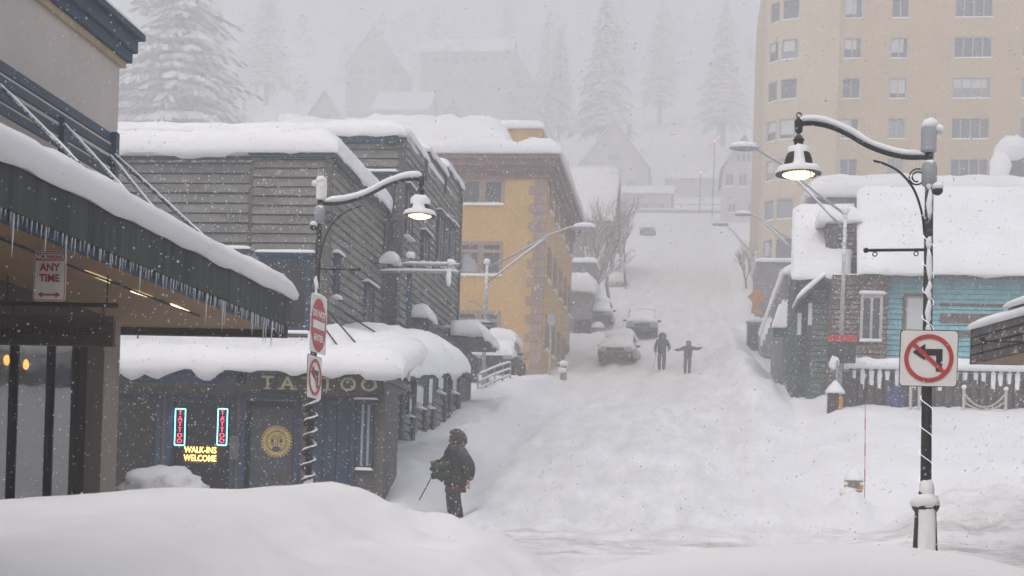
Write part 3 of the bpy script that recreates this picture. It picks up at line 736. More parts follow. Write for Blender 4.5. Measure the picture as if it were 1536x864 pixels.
# right lamp
pr = fr(1396, 237, 16.7); zr = zs(16.7)-.05
br_ = fr(1390, 770, 16.7)
lampR, _ = ornate_lamp((br_.x, 16.7, pr.z), -1, 'ornate black lamp post wrapped in white fairy lights at the right, lamp lit', 1.0, 0, math.atan2(pr.x-br_.x, pr.z-br_.z), fr(1390, 850, 16.7).z)
# string of lights
ORGr = ORG[lampR.name]
z0_ = fr(1390, 740, 16.7).z; z1_ = fr(1396, 345, 16.7).z; q = 0; bead = MB(); wire = []
zz = z0_
while zz < z1_:
    r = .074 - .018*(zz-z0_)/(z1_-z0_); p = V((br_.x + r*math.cos(q), 16.7 + r*math.sin(q), zz)); wire.append(p)
    bead.ball(p, .0055, None, None, 0, 6, 4); q -= .3; zz += .31*.3/(2*math.pi)
lw = put('light_string', MB().tube(wire, .004, 4), M_framew, lampR)
put('fairy_bulb', bead, E_bead, lw); bpy.data.objects['fairy_bulb']['kind'] = 'stuff'
# left lamp
pl_ = fr(478, 306, 22.5); bl_ = fr(458, 715, 22.5)
lampL, _ = ornate_lamp(((pl_.x+bl_.x)/2, 22.5, pl_.z), 1, 'ornate black lamp post with snowy arm carrying the do not enter sign', 1.12, 0, .012, zs(22.5)-.1)
ll = ((pl_.x+bl_.x)/2, 22.5)
g1 = []; g2 = MB(); q = 0; zz = fr(458, 735, 22.5).z; zt2 = fr(462, 590, 22.5).z; k = 0
while zz < zt2:
    r = .10; p = V((ll[0]+r*math.cos(q), ll[1]+r*math.sin(q), zz)); g1.append(p); q += .35; zz += .24*.35/(2*math.pi); k += 1
ga = put('garland', MB().tube(g1, [.028*(1+.3*noise.noise(p*9)) for p in g1], 7), M_bark, lampL, True)
put('garland_snow', MB().tube([p+V((0, 0, .024)) for p in g1], [max(.004, .021*(.65+.9*noise.noise(p*5))) for p in g1], 6), SN, ga, True)

# signs on lamps
no_left('no_left_turn_sign', fr(1393, 537.5, 16.56), X, NF, .625, 'square white no left turn sign on the fairy-lit right lamp post')
ang = R(86)
N_ = V((math.sin(ang), -math.cos(ang), 0)); U_ = V((math.cos(ang), math.sin(ang), 0))
C1 = fr(476, 488, 22.42); C1.x += .02
t = thing('do_not_enter_sign', C1, 'red and white do not enter sign seen edge-on on the left lamp post', 'traffic sign')
sign_board(t, C1, U_, N_, .80, .90, .05)
put('red_disc', MB().plate(C1, U_, N_, [(.37*math.cos(2*math.pi*i/48), .43*math.sin(2*math.pi*i/48)) for i in range(48)], .003, .006), M_signr, t)
put('white_bar', MB().plate(C1, U_, N_, [(-.29, -.065), (.29, -.065), (.29, .065), (-.29, .065)], .008, .01), M_signw, t)
put('lettering', MB().text(C1+N_*.008+V((0, 0, .13)), U_, N_, 'DO NOT', .15, .004, bold=.004).text(C1+N_*.008+V((0, 0, -.26)), U_, N_, 'ENTER', .15, .004, bold=.004), M_signw, t)
put('top_snow', snow_line([C1-U_*.36+V((0, 0, .45)), C1+U_*.36+V((0, 0, .45))], .035, .6), SN, t, True)
no_left('no_left_turn_sign', fr(472, 566, 22.42), U_, N_, .68, 'white no left turn sign below the do not enter sign on the left lamp post')
#PART2
# ------------------------------------------------------------------ tattoo shop (grey clapboard corner building)
TY0 = 29.0
tat = thing('tattoo_shop', (-10, 32, 1.5), 'grey clapboard corner shop with blue trim and neon signs in its window', 'building')
fx = lambda px, py=650: fr(px, py, TY0).x
fz = lambda px, py: fr(px, py, TY0).z
gb = 1.0
# lower storey front: openings framed in blue and grey
x_w1a, x_w1b = fx(120), fx(238); x_w2a, x_w2b = fx(253), fx(349); x_da, x_db = fx(364), fx(446)
x_sa, x_sb = fx(468), fx(526); x_ba, x_bb = fx(540), fx(560); x_e = fx(576)
zh = fz(240, 597)
Of = V((0, TY0, 0))
b = MB()
holes = [(x_w1a+20, x_w1b+20, gb+.2, zh), (x_w2a+20, x_w2b+20, gb+.2, zh), (x_da+20, x_db+20, gb, zh+.0)]
holed_wall(b, (-20, TY0, 0), X, NF, 20+x_e, .5, 4.3, holes, .3)
b.box(-20, x_e, TY0+.31, TY0+.36, .5, .9)
put('front_wall', b, M_greywood, tat)
def frame(name, x0, x1, z0, z1, gm, mv=()):
    return window(tat, (0, TY0, 0), X, NF, x0-.06, x1+.06, z0-.02, z1+.06, -.14, .05, .11, M_blue, gm, mv, (), gn=-.16, name=name)
f1 = frame('window', x_w1a, x_w1b, gb+.2, zh, M_glassd)
f2 = frame('window', x_w2a, x_w2b, gb+.2, zh, M_glassd)
put('display_shelf', MB().box(x_w1a, x_w1b, TY0+.17, TY0+.3, gb+.6, gb+.62), M_int, f1)
dr = put('door', MB().box(x_da+.06, x_db-.06, TY0+.14, TY0+.2, gb, zh-.05), M_blackp, tat)
put('door_frame', MB().box(x_da-.06, x_da+.06, TY0-.05, TY0+.22, gb, zh+.02).box(x_db-.06, x_db+.06, TY0-.05, TY0+.22, gb, zh+.02).box(x_da-.06, x_db+.06, TY0-.06, TY0+.22, zh+.03, zh+.17), M_blue, dr)
put('door_glass', MB().box(x_da+.14, x_db-.14, TY0+.125, TY0+.138, gb+.3, zh-.14), M_glassb, dr)
Lc = fr(415, 662, TY0+.12); LO = V((Lc.x, TY0+.122, Lc.z))
lg = MB().ring(LO, X, NF, (0, 0), .30, .225, 0, .006, 40).ring(LO, X, NF, (0, 0), .205, .13, .001, .007, 30, R(-60), R(240))
for k in range(30):
    q = 2*math.pi*k/30; r = .325; u = V((math.cos(q)*r, 0, math.sin(q)*r)); lg.ball(LO+u-V((0, .004, 0)), .024, .006, .024, 0, 8, 6)
for dx in (-.045, 0, .045): lg.box(LO.x+dx-.014, LO.x+dx+.014, LO.y-.008, LO.y-.001, LO.z-.09, LO.z+.11)
lg.box(LO.x-.08, LO.x+.08, LO.y-.0095, LO.y-.002, LO.z+.1, LO.z+.125).box(LO.x-.08, LO.x+.08, LO.y-.0095, LO.y-.002, LO.z-.105, LO.z-.085)
for s_ in (-1, 1): lg.ring(LO, X, NF, (s_*.10, .01), .07, .045, .0005, .0075, 20)
put('door_emblem', lg, M_gold, dr, True, angle=35)
pz = fz(410, 712)
put('door_notice', MB().box(LO.x-.12, LO.x+.12, TY0+.115, TY0+.124, pz-.14, pz+.02), M_brownpost, dr)
put('letter_box', MB().box(fx(356)-.12, fx(356)+.08, TY0-.12, TY0-.002, fz(352, 690), fz(352, 655)), M_greywood, tat)
# blue boarded shutters right of the door
b = MB(); n = 3; wdt = (x_sb-x_sa)/n
for i in range(n): b.box(x_sa+i*wdt+.02, x_sa+(i+1)*wdt-.02, TY0-.06, TY0-.003, gb+.1, fz(497, 600))
put('shutter_panel', b, M_blue, tat)
put('shutter_trim', MB().box(x_sa-.08, x_sa-.02, TY0-.075, TY0-.003, gb, zh+.05).box(x_sb+.01, x_sb+.12, TY0-.085, TY0-.003, gb, zh+.05).box(x_sa-.08, x_sb+.12, TY0-.09, TY0-.003, fz(497, 600)+.01, zh+.06), M_blue, tat)
window(tat, (0, TY0, 0), X, NF, x_ba-.03, x_bb+.03, fz(550, 705), fz(550, 602), -.02, .16, .08, M_blue, M_glassp, mv=((x_ba+x_bb)/2,), snow=.05, head=.03)
put('corner_post', MB().box(x_e-.2, x_e, TY0-.06, TY0+.2, .6, 4.2).box(x_e-.12, x_e+.03, TY0-.08, TY0+.1, .6, 4.1), M_greywood, tat)
# header, beam and sign band
zb0, zb1 = fz(300, 580), fz(300, 556)
put('blue_beam', MB().box(-20, fx(371, 570), TY0-.75, TY0-.55, zb0, zb1).box(-20, fx(371, 570), TY0-.55, TY0-.003, zb1-.08, zb1-.01), M_blue, tat)
put('canopy_ceiling', MB().box(-20, x_e, TY0-.55, TY0-.003, zb0+.02, zb0+.06), M_greywood, tat)
sb0, sb1 = fr(430, 588, TY0-.7).z, fr(430, 563, TY0-.7).z
band = put('sign_band', MB().box(fr(371, 575, TY0-.7).x+.01, fr(578, 575, TY0-.7).x, TY0-.78, TY0-.6, sb0, sb1+.05), M_signk, tat)
for ch, px_ in zip('TATTOO', (401, 431, 461, 491, 522, 553)):
    p = fr(px_, 586, TY0-.79); lt = MB(); lt.text(V((p.x, TY0-.781, sb0+.05)), X, NF, ch, (sb1-sb0)*1.12, .02, squash=1.15, bold=.004)
    if ch in 'TA':     # slab serifs
        ww = .075 if ch == 'T' else .15
        for dx in ((0,) if ch == 'T' else (-.13, .13)): lt.box(p.x+dx-.075, p.x+dx+.075, TY0-.802, TY0-.783, sb0+.045, sb0+.075)
    put('letter', lt, M_cream, band)

# lower canopy and its snow
zc = sb1+.08
xr = fr(598, 572, TY0-.8).x
put('canopy', MB().hexa([(-20, TY0-.85, zc-.06), (xr, TY0-.85, zc-.06), (xr, 30.6, zc+.45), (-20, 30.6, zc+.45), (-20, TY0-.85, zc), (xr, TY0-.85, zc), (xr, 30.6, zc+.55), (-20, 30.6, zc+.55)]), M_bluetrim, tat)
snow_on('canopy_snow', tat, (-16, TY0-.88, zc), (xr+.05, TY0-.88, zc), (xr+.05, 30.55, zc+.55), (-16, 30.55, zc+.55), .46, rnd=.42, edges=(0, 1, 1, 0), step=.14, seed=4, nz=.16, over=.07, droop=.24)
# deep hood of snow along the side awning
a1 = put('side_awning', MB().hexa([(-8.0, 29.6, zc+.3), (xr-.1, 29.6, zc-.02), (xr+.35, 34.3, zc+.55), (-8.0, 34.3, zc+.9), (-8.0, 29.6, zc+.4), (xr-.1, 29.6, zc+.06), (xr+.35, 34.3, zc+.68), (-8.0, 34.3, zc+1.0)]), M_bluetrim, tat)
snow_on('awning_snow', tat, (-8.15, 29.3, zc+.3), (xr-.05, 29.3, zc+.06), (xr+.42, 34.4, zc+.68), (-8.15, 34.4, zc+1.0), .85, rnd=.7, edges=(0, 1, 1, 1), step=.16, seed=9, nz=.2, over=.07, droop=.18)
# upper storey
UX = fr(496, 300, 30.5).x; UZ = fr(440, 238, 30.5).z; U0 = 30.5; U1 = 36.0
xm = fr(378, 300, 30.5).x
b = clap(MB(), (-20, U0, 0), X, NF, xm+20, 4.2, UZ, .22, .034)
put('upper_front_wall', b, M_clap, tat)
b = clap(MB(), (xm, U0-.1, 0), X, NF, UX-xm, 4.2, UZ, .205, .03)
put('upper_front_wall', b, M_clap2, tat)
b = clap(MB(), (UX, U0-.1, 0), Yv, X, U1-U0+.1, 3.6, UZ-.02, .2, .03)
put('upper_side_wall', b, M_clapg, tat)
put('core_wall', MB().box(-20, UX-.06, U0+.02, U1-.002, .5, UZ-.02).box(-20, x_e-.02, TY0+.37, U0, .5, 4.0), M_greywood, tat)
put('corner_board', MB().box(UX-.1, UX+.05, U0-.16, U0-.02, 4.2, UZ+.02).box(xm-.03, xm+.05, U0-.15, U0-.08, 4.2, UZ-.1), M_greywood, tat)
put('cornice', MB().box(xm-.05, UX+.14, U0-.26, U0-.02, UZ-.02, UZ+.1).box(UX-.05, UX+.13, U0-.02, U1, UZ-.1, UZ+.07), M_bluetrim, tat)
put('flat_roof', MB().box(-20, UX, U0-.02, U1, UZ-.04, UZ+.05), M_greywood, tat)
snow_on('roof_snow', tat, (-17, U0-.28, UZ+.06), (UX+.16, U0-.28, UZ+.08), (UX+.16, U1-.01, UZ+.06), (-17, U1-.01, UZ+.06), .62, rnd=.62, edges=(0, 1, 1, 0), step=.13, seed=6, nz=.12, over=.06, droop=.22)
for (a, c_, e, g) in (((390, 385), (470, 385), 500, 0), ((300, 378), (372, 378), 500, 0)):
    A = fr(*a, U0-.1); B_ = fr(*c_, U0-.1); zl = fr(430, e, U0-.1).z
    yo = U0-.1 if a[0] > 370 else U0
    window(tat, (0, yo, 0), X, NF, A.x, B_.x, zl, A.z, -.02, .09, .13, M_blue, M_glassd, snow=.07, head=.08)
    put('sill_band', MB().box(A.x-.15, B_.x+.1, yo-.12, yo+.01, zl-.32, zl-.14), M_blue, tat)
# side wall: windows, downpipe, little snow-capped fittings
def side_window(par, x, pa, pb, pt, pbm, fm=M_blue, gm=M_glassb, snow=.08):
    y0 = sd(pa, pt, x).y; y1 = sd(pb, pt, x).y; z1 = sd((pa+pb)/2, pt, x).z; z0 = sd((pa+pb)/2, pbm, x).z
    return window(par, (x, 0, 0), Yv, X, y0, y1, z0, z1, -.02, .09, .09, fm, gm, mv=((y0+y1)/2,), snow=snow, head=.05)
side_window(tat, UX+.01, 499, 506, 385, 448)
side_window(tat, UX+.01, 545, 558, 430, 492)
p = sd(580, 350, UX+.1); put('downpipe', MB().tube([V((UX+.09, p.y, UZ-.3)), V((UX+.09, p.y, 4.6))], .055, 8), M_greywood, tat)
p = sd(566, 395, UX+.1); put('wall_lamp', MB().tube([V((UX+.02, p.y, p.z)), V((UX+.4, p.y, p.z+.05))], .03, 6).lathe((UX+.42, p.y, p.z-.2), [(.17, 0), (.12, .12), (.03, .22)], 12), M_black, tat)
snow_on('lamp_snow', tat, (UX+.24, p.y-.2, p.z-.02), (UX+.62, p.y-.2, p.z-.02), (UX+.62, p.y+.2, p.z-.02), (UX+.24, p.y+.2, p.z-.02), .34, rnd=.2, step=.06)
def tie(x0, y0, z0, x1, y1, z1):
    put('tie_rod', MB().tube([(x0, y0, z0), (x1, y1, z1)], .018, 6), M_blackp, tat)
for pa, pb in (((482, 455), (560, 545)), ((517, 470), (615, 530)), ((478, 480), (515, 530))):
    A = sd(pa[0], pa[1], UX+.03); B_ = fr(pb[0], pb[1], A.y-1.2 if A.y > 31 else 28.9); tie(A.x, A.y, A.z, B_.x, B_.y, B_.z)
for pa, pb in (((214, 500), (203, 522)), ((340, 502), (330, 524)), ((391, 503), (398, 526))):
    A = fr(*pa, U0-.02); B_ = fr(*pb, 29.2); tie(A.x, U0, A.z+.5, B_.x, 29.1, B_.z-.2)
# neon signs hung inside the tattoo window
def neon_tattoo(px0, px1, label):
    yN = TY0+.1
    a = fr(px0, 613, yN); c_ = fr(px1, 668, yN); C = V(((a.x+c_.x)/2, yN, (a.z+c_.z)/2)); w = abs(c_.x-a.x)-.04; h = abs(a.z-c_.z)
    t = thing('neon_sign', C, label, 'neon sign', 'neon signs in the tattoo window')
    put('backing', MB().plate(C, X, NF, rrect(w+.04, h+.04, .02), -.02, -.006), M_blackp, t)
    put('border_tube', MB().tube([V((C.x+x_, yN, C.z+z_)) for x_, z_ in rrect(w, h, .015, 3)]+[V((C.x+w/2, yN, C.z+h/2-.016))], .011, 6), E_cyan, t)
    lt = MB(); n = 6
    for i, ch in enumerate('TATTOO'):
        lt.text(V((C.x, yN-.002, C.z + h/2 - .035 - (i+1)*(h-.06)/n + .02)), X, NF, ch, .138, .012, squash=1.05, bold=-.004)
    put('lettering', lt, E_pink, t)
    return t
neon_tattoo(262, 278, 'vertical neon sign reading tattoo, left one in the dark shop window')
neon_tattoo(326, 341, 'vertical neon sign reading tattoo, right one beside the grey post')
C = fr(300.5, 682, TY0+.1); t = thing('neon_sign', C, 'amber neon sign reading walk-ins welcome below the two red ones', 'neon sign', 'neon signs in the tattoo window')
put('backing', MB().plate(C, X, NF, rrect(.78, .37, .02), -.02, -.004), M_brownpost, t)
put('lettering', MB().text(C+V((0, -.003, .04)), X, NF, 'WALK-INS', .185, .012, squash=.82, bold=.001).text(C+V((0, -.003, -.135)), X, NF, 'WELCOME', .185, .012, squash=.80, bold=.001), E_amber, t)

# ------------------------------------------------------------------ second clapboard building with stepped parapet and shop fronts
B0, B1, BX = 36.0, 45.0, -7.62
bz = fr(600, 203, B0).z
cb = thing('clapboard_building', (-11, 40, 3), 'taller grey clapboard building with stepped snowy parapet behind the corner shop', 'building')
put('front_wall', clap(MB(), (-20, B0, 0), X, NF, 20+BX, 8.0, bz-.15, .23, .034), M_clap2, cb)
steps = [(B0, 38.9, bz), (38.9, 42.0, bz+.33), (42.0, B1, bz+.62)]
for y0, y1, z1 in steps:
    put('side_wall', clap(MB(), (BX, y0, 0), Yv, X, y1-y0, 5.5, z1, .2, .03), M_clapg, cb)
    put('parapet', MB().box(BX-.5, BX+.08, y0+.005, y1-.005, z1+.002, z1+.06).box(BX-.05, BX+.09, y1-.1, y1-.006, z1-.5, z1), M_bluetrim, cb)
    snow_on('parapet_snow', cb, (BX-1.6, y0+.01, z1+.05), (BX+.1, y0+.01, z1+.06), (BX+.1, y1-.01, z1+.06), (BX-1.6, y1-.01, z1+.05), .3, rnd=.35, step=.25, seed=y0, over=.04, droop=.2)
put('core_wall', MB().box(-20, BX-.055, B0+.06, B1-.01, 2, bz-.2), M_greywood, cb)
put('corner_board', MB().box(BX-.12, BX+.06, B0-.06, B0+.1, 8, bz).box(BX-.1, BX+.08, B1-.12, B1+.03, 4, bz+.55), M_greywood, cb)
put('eave', MB().box(-20, BX-.45, B0-.2, B0+.1, bz-.22, bz-.08), M_bluetrim, cb)
put('eave_end', MB().box(BX-.45, BX-.14, B0-.22, B0-.04, bz-.25, bz+.1), M_blue, cb)
snow_on('roof_snow', cb, (-20, B0-.25, bz-.08), (BX+.02, B0-.25, bz-.05), (BX-.1, B1-.5, bz+.05), (-20, B1-.5, bz+.05), .44, rnd=.45, edges=(0, 1, 1, 0), step=.35, seed=11, nz=.16, over=.08, droop=.1)
A = fr(508, 262, B0); E2 = fr(591, 345, B0)
window(cb, (0, B0, 0), X, NF, A.x, E2.x, 8.05, A.z, -.02, .09, .15, M_bluetrim, M_glassb, mh=((8.05+A.z)/2+.25,), snow=.08, head=.06)
for pa, pb, pt, pm in ((607, 617, 283, 360), (631, 641, 352, 398), (655, 664, 322, 400), (664, 672, 330, 402), (673, 681, 338, 405)):
    side_window(cb, BX+.02, pa, pb, pt, pm, snow=.05)
# ground floor shop front facing the street
SX = -7.0
def post(pa, pt, pm, w=.32):
    p0 = sd(pa, pm, SX); p1 = sd(pa, pt, SX)
    put('shop_post', MB().box(SX-.1, SX+.1, p0.y-w/2, p0.y+w/2, p0.z-.8, p1.z), M_blue, cb)
put('shop_base_wall', clap(MB(), (SX, 30.6, 0), Yv, X, B1-30.7, 1.6, 4.6, .2, .03), M_clap, cb)
put('shop_core', MB().box(BX, SX-.06, 30.8, 36.35, 1.5, 4.95).box(BX, SX-.06, 36.351, B1-.1, 1.5, 6.1), M_greywood, cb)
for a in ((578, 600, 690), (598, 590, 655), (615, 578, 660), (633, 575, 640), (646, 555, 630), (664, 540, 612), (672, 520, 605), (685, 520, 610)): post(*a)
zl = 5.9
put('shop_header', MB().box(SX-.05, SX+.12, 31, 36.4, 4.75, 5.0).box(SX-.05, SX+.13, 36.4, 44.9, 5.6, 6.4), M_blue, cb)
for pa, pb, pt, pm, cur in ((607, 613, 590, 625, 1), (618, 631, 572, 612, 1), (637, 645, 556, 612, 1), (652, 662, 528, 590, 1), (674, 683, 524, 590, 0)):
    y0 = sd(pa, pt, SX).y; y1 = sd(pb, pt, SX).y; z1 = sd((pa+pb)/2, pt, SX).z; z0 = sd((pa+pb)/2, pm, SX).z
    window(cb, (SX, 0, 0), Yv, X, y0, y1, z0, z1, .0, .12, .08, M_blue, M_glassp, snow=.04, drape=M_white if cur else None)
# small snow covered hood over the last shop door
hd = put('door_hood', MB().box(SX-.1, SX+.75, 41.0, 44.6, 6.55, 6.68), M_greywood, cb)
snow_on('hood_snow', hd, (SX-.1, 40.95, 6.68), (SX+.8, 40.95, 6.68), (SX+.8, 44.65, 6.68), (SX-.1, 44.65, 6.68), .42, rnd=.3, edges=(0, 1, 1, 1), step=.2, seed=31, over=.05, droop=.12)
p = sd(634, 480, BX+.2)
hd2 = put('window_hood', MB().box(BX+.02, BX+.42, p.y-.65, p.y+.65, p.z-.06, p.z), M_bluetrim, cb)
snow_on('hood_snow', hd2, (BX-.02, p.y-.7, p.z), (BX+.46, p.y-.7, p.z), (BX+.46, p.y+.7, p.z), (BX-.02, p.y+.7, p.z), .36, rnd=.24, edges=(0, 1, 1, 1), step=.12, seed=33, over=.03, droop=.1, nz=.35)
# post with snow-laden cross arms standing out of the awning
pp = fr(613, 470, 34.8)
t = thing('banner_post', (pp.x, 34.8, 3.2), 'dark blue post with snowy cross arms beside the grey clapboard side wall', 'post')
ztop = fr(613, 388, 34.8).z
put('pole', MB().tube([(pp.x, 34.8, 2.6), (pp.x, 34.8, ztop)], .07, 10), M_bluetrim, t, True)
for dz, x0, x1 in ((-.16, -.2, 1.25), (-.34, -.75, 1.25)):
    am = put('arm', MB().tube([(pp.x+x0, 34.72, ztop+dz), (pp.x+x1, 34.72, ztop+dz)], .035, 8), M_galv, t, True)
    put('arm_snow', snow_line([(pp.x+x0, 34.7, ztop+dz+.02), (pp.x+x1, 34.7, ztop+dz+.02)], .04, .7, 3), SN, am, True)
for bp, br3 in (((pp.x, 34.8, ztop+.08), (.13, .12, .09)), ((pp.x+1.05, 34.7, ztop-.1), (.12, .08, .08)), ((pp.x+1.0, 34.7, ztop-.48), (.07, .07, .2))): put('pole_snow', MB().ball(bp, *br3, .3, 12, 8, 2), SN, t, True)
# blank hanging boards
for pa, pb, pt, pm, yy, lab in ((690, 734, 487, 506, 44.0, 'dark hanging sign board, the outer of the two by the yellow building'), (656, 690, 496, 522, 42.3, 'dark hanging sign board, the lower one close to the clapboard wall')):
    A = fr(pa, pt, yy); B_ = fr(pb, pm, yy); t = thing('hanging_sign', ((A.x+B_.x)/2, yy, B_.z), lab, 'sign', 'dark blade signs')
    put('board', MB().box(A.x, B_.x, yy-.04, yy+.04, B_.z, A.z-.05), M_brown, t)
    put('arm', MB().tube([(SX-.1, yy, A.z+.05), (B_.x+.1, yy, A.z+.05)], .03, 8), M_black, t)
    put('brace', MB().tube([(SX-.1, yy, A.z+.75), (SX+.2, yy, A.z+.7), (B_.x+.05, yy, A.z+.1)], .02, 6), M_galv, t)
    put('sign_snow', snow_line([(A.x, yy, A.z+.08), (B_.x, yy, A.z+.08)], .06, .6, 5), SN, t, True)
# yellow tubs
for px_, py_, yy, lab in ((630, 661, 36.8, 'yellow snow-capped planter tub by the blue posts, nearer one'), (652, 643, 39.6, 'yellow snow-capped planter tub by the blue posts, farther one')):
    p = fr(px_, py_, yy); t = thing('planter_tub', (p.x, yy, p.z-.25), lab, 'planter', 'yellow tubs along the shop wall')
    put('tub', MB().lathe((p.x, yy, p.z-.35), [(.16, 0), (.21, .36), (.235, .37), (.235, .42), (.2, .42)], 14), M_ygold, t, True, angle=40)
    put('tub_snow', MB().ball((p.x-.02, yy, p.z+.14), .20, .2, .22, .35, 14, 10, px_), SN, t, True)
p = fr(655, 622, 40.8); t = thing('shrub', (p.x, 40.8, p.z-.4), 'small brown snowy shrub in front of the shop wall', 'shrub')
rr = random.Random(8); b = MB()
for k in range(60):
    q = rr.uniform(0, 6.28); e = rr.uniform(.5, 1.4); Lk = rr.uniform(.4, .75)
    b.tube([p-V((0, 0, .45)), p-V((0, 0, .45))+V((math.cos(q)*math.cos(e), math.sin(q)*math.cos(e), math.sin(e)))*Lk], [.018, .006], 4)
put('branches', b, M_twig, t); put('shrub_snow', MB().ball(p+V((0, 0, .12)), .2, .2, .1, .4, 12, 8, 3), SN, t, True)

# ------------------------------------------------------------------ yellow building
Y0, Y1, YX = 64.5, 79.5, -7.0
yz = fr(812, 235, Y0).z - .02; yb0 = 5.5
ye = thing('yellow_building', (-12, 70, 7), 'ochre yellow three storey building with maroon cornice and snowy flat roof', 'building')
rows = [(fr(720, b_, Y0).z, fr(720, a_, Y0).z) for a_, b_ in ((256, 308), (362, 414), (466, 520))]
xw = [fr(p, 300, Y0).x for p in (690, 757)]; wid = xw[1]-xw[0]
cols = [(xw[0], xw[1]), (xw[0]-3.9, xw[1]-3.9), (xw[0]-7.8, xw[1]-7.8)]
holes = [(a+20, c_+20, z0, z1) for a, c_ in cols for z0, z1 in rows]
put('front_wall', holed_wall(MB(), (-20, Y0, 0), X, NF, 20+YX, yb0, yz-1.0, holes, .22), M_yellow, ye)
scol = [(1.7, 2.9), (4.6, 5.8), (7.5, 8.7), (10.4, 11.6), (13.0, 14.2)]
holes = [(a, c_, z0+.1, z1+.1) for a, c_ in scol for z0, z1 in rows]
put('side_wall', holed_wall(MB(), (YX, Y0, 0), Yv, X, Y1-Y0, yb0, yz-1.0, holes, .22), M_yellow, ye)
put('core_wall', MB().box(-20, YX-.3, Y0+.3, Y1-.1, yb0, yz-.1).box(-20, YX-.002, Y1-.09, Y1, yb0, yz-1), M_yellow, ye)
for a, c_ in cols:
    for z0, z1 in rows:
        f = window(ye, (0, Y0, 0), X, NF, a+.0, c_-.0, z0, z1, -.2, .03, .17, M_mauve, M_glassb, mv=((a+c_)/2-.07, (a+c_)/2+.07), mh=(z1-.45,), snow=.12)
        if z0 < rows[0][0]-1: put('curtain', MB().hexa([(a+.2, Y0+.075, z0+.2), (a+1.2, Y0+.075, z0+.2), (a+1.2, Y0+.08, z0+.2), (a+.2, Y0+.08, z0+.2), (a+.2, Y0+.075, z1-.55), (a+.45, Y0+.075, z1-.55), (a+.45, Y0+.08, z1-.55), (a+.2, Y0+.08, z1-.55)]), M_glassp, f)
for a, c_ in scol:
    for z0, z1 in rows:
        window(ye, (YX, Y0, 0), Yv, X, a, c_, z0+.1, z1+.1, -.2, .09, .17, M_mauve, M_glassb, mv=((a+c_)/2,), mh=(z1-.5,), snow=.12)
qb = MB(); z = yb0; k = 0
while z < yz-1.02:
    h = .42; w_ = .75 if k % 2 else .5; w2 = .16 if k % 2 else .30; z1 = min(z+h-.025, yz-1.02)
    qb.box(YX-w_, YX+.06, Y0-.06, Y0-.002, z, z1).box(YX+.002, YX+.06, Y0-.001, Y0+w2, z, z1); z += h; k += 1
put('quoin', qb, M_mauve, ye)
b = MB()
for o, z0, z1 in ((.12, -1.0, -.72), (.3, -.72, -.5), (.48, -.5, -.2), (.62, -.2, -.02)):
    b.box(-20, YX+o, Y0-o, Y0-.001+.3, yz+z0+.001, yz+z1).box(YX-.3, YX+o-.001, Y0+.3, Y1+.2, yz+z0+.002, yz+z1)
put('cornice', b, M_maroon, ye)
put('flat_roof', MB().box(-20, YX+.5, Y0-.5, Y1+.1, yz-.018, yz+.02), M_greywood, ye)
snow_on('roof_snow', ye, (-20, Y0-.66, yz+.02), (YX+.66, Y0-.66, yz+.02), (YX+.66, Y1+.2, yz+.02), (-20, Y1+.2, yz+.02), .78, rnd=.7, edges=(0, 1, 1, 0), step=.5, seed=14, nz=.2, over=.08, droop=.05)
A = fr(690, 192, 68.0); B_ = fr(812, 192, 68.0)
ph = put('penthouse', MB().box(-20, B_.x, 68, 74, yz, A.z-.05), M_yellow, ye)
snow_on('penthouse_snow', ph, (-20, 67.9, A.z-.05), (B_.x+.1, 67.9, A.z-.05), (B_.x+.1, 74.1, A.z-.05), (-20, 74.1, A.z-.05), .45, rnd=.5, edges=(0, 1, 1, 1), step=.5, seed=15, over=.06)
p = fr(795, 215, 66.3); xd = fr(768, 215, 66.3).x; zd = A.z-yz+.12
put('roof_drift', snow_patch(MB(), (-20, 65.2, yz+.3), (xd, 65.2, yz+.3), (xd, 68.05, yz+.3), (-20, 68.05, yz+.3), zd-.3, rnd=1.5, edges=(0, 1, 1, 0), step=.4, seed=22, nz=.14, over=.1).ball((p.x+.1, 66.6, yz+.55), 1.0, 1.0, .85, .12, 22, 14, 4), SN, ye, True)
p = sd(827, 480, YX+.45)
t = thing('street_sign', (YX+.45, p.y, zs(p.y)), 'round grey sign on a thin pole beside the yellow side wall', 'sign')
put('pole', MB().tube([(YX+.45, p.y, zs(p.y)), (YX+.45, p.y, p.z)], .05, 8), M_galv, t)
put('disc', MB().plate((YX+.45, p.y-.06, p.z), X, NF, [(.2*math.cos(q*.3142), .28*math.sin(q*.3142)) for q in range(20)], 0, .02), M_galv, t)
# handrail beside the steps
hr = thing('hand_railing', fr(740, 590, 50), 'snow-laden grey metal railing standing in the drift before the yellow building', 'railing')
a0, a1 = fr(717, 594, 49.5), fr(766, 572, 52.5); b0, b1 = fr(717, 562, 49.5), fr(766, 543, 52.5)
for k, f_ in enumerate((0, .33, .66, 1)):
    p0 = a0.lerp(b0, f_); p1 = a1.lerp(b1, f_)
    r_ = put('rail', MB().tube([p0, p0.lerp(p1, .5)+V((0, 0, .03)), p1], .03, 6), M_galv, hr, True)
    if k in (1, 2, 3): put('rail_snow', snow_line([p0.lerp(p1, .05), p0.lerp(p1, .5)+V((0, 0, .03)), p1], .045, .7, k), SN, r_, True)
for f_ in (0, .25, .5, .75, 1): put('rail_post', MB().tube([a0.lerp(a1, f_)-V((0, 0, .6)), b0.lerp(b1, f_)], .028, 6), M_galv, hr)
p = fr(697, 545, 47); solo('marker_post', MB().tube([fr(694, 594, 47)-V((0, 0, .3)), fr(700, 522, 47)], .035, 6), M_galv, 'thin leaning grey post between clapboard wall and railing', 'post')

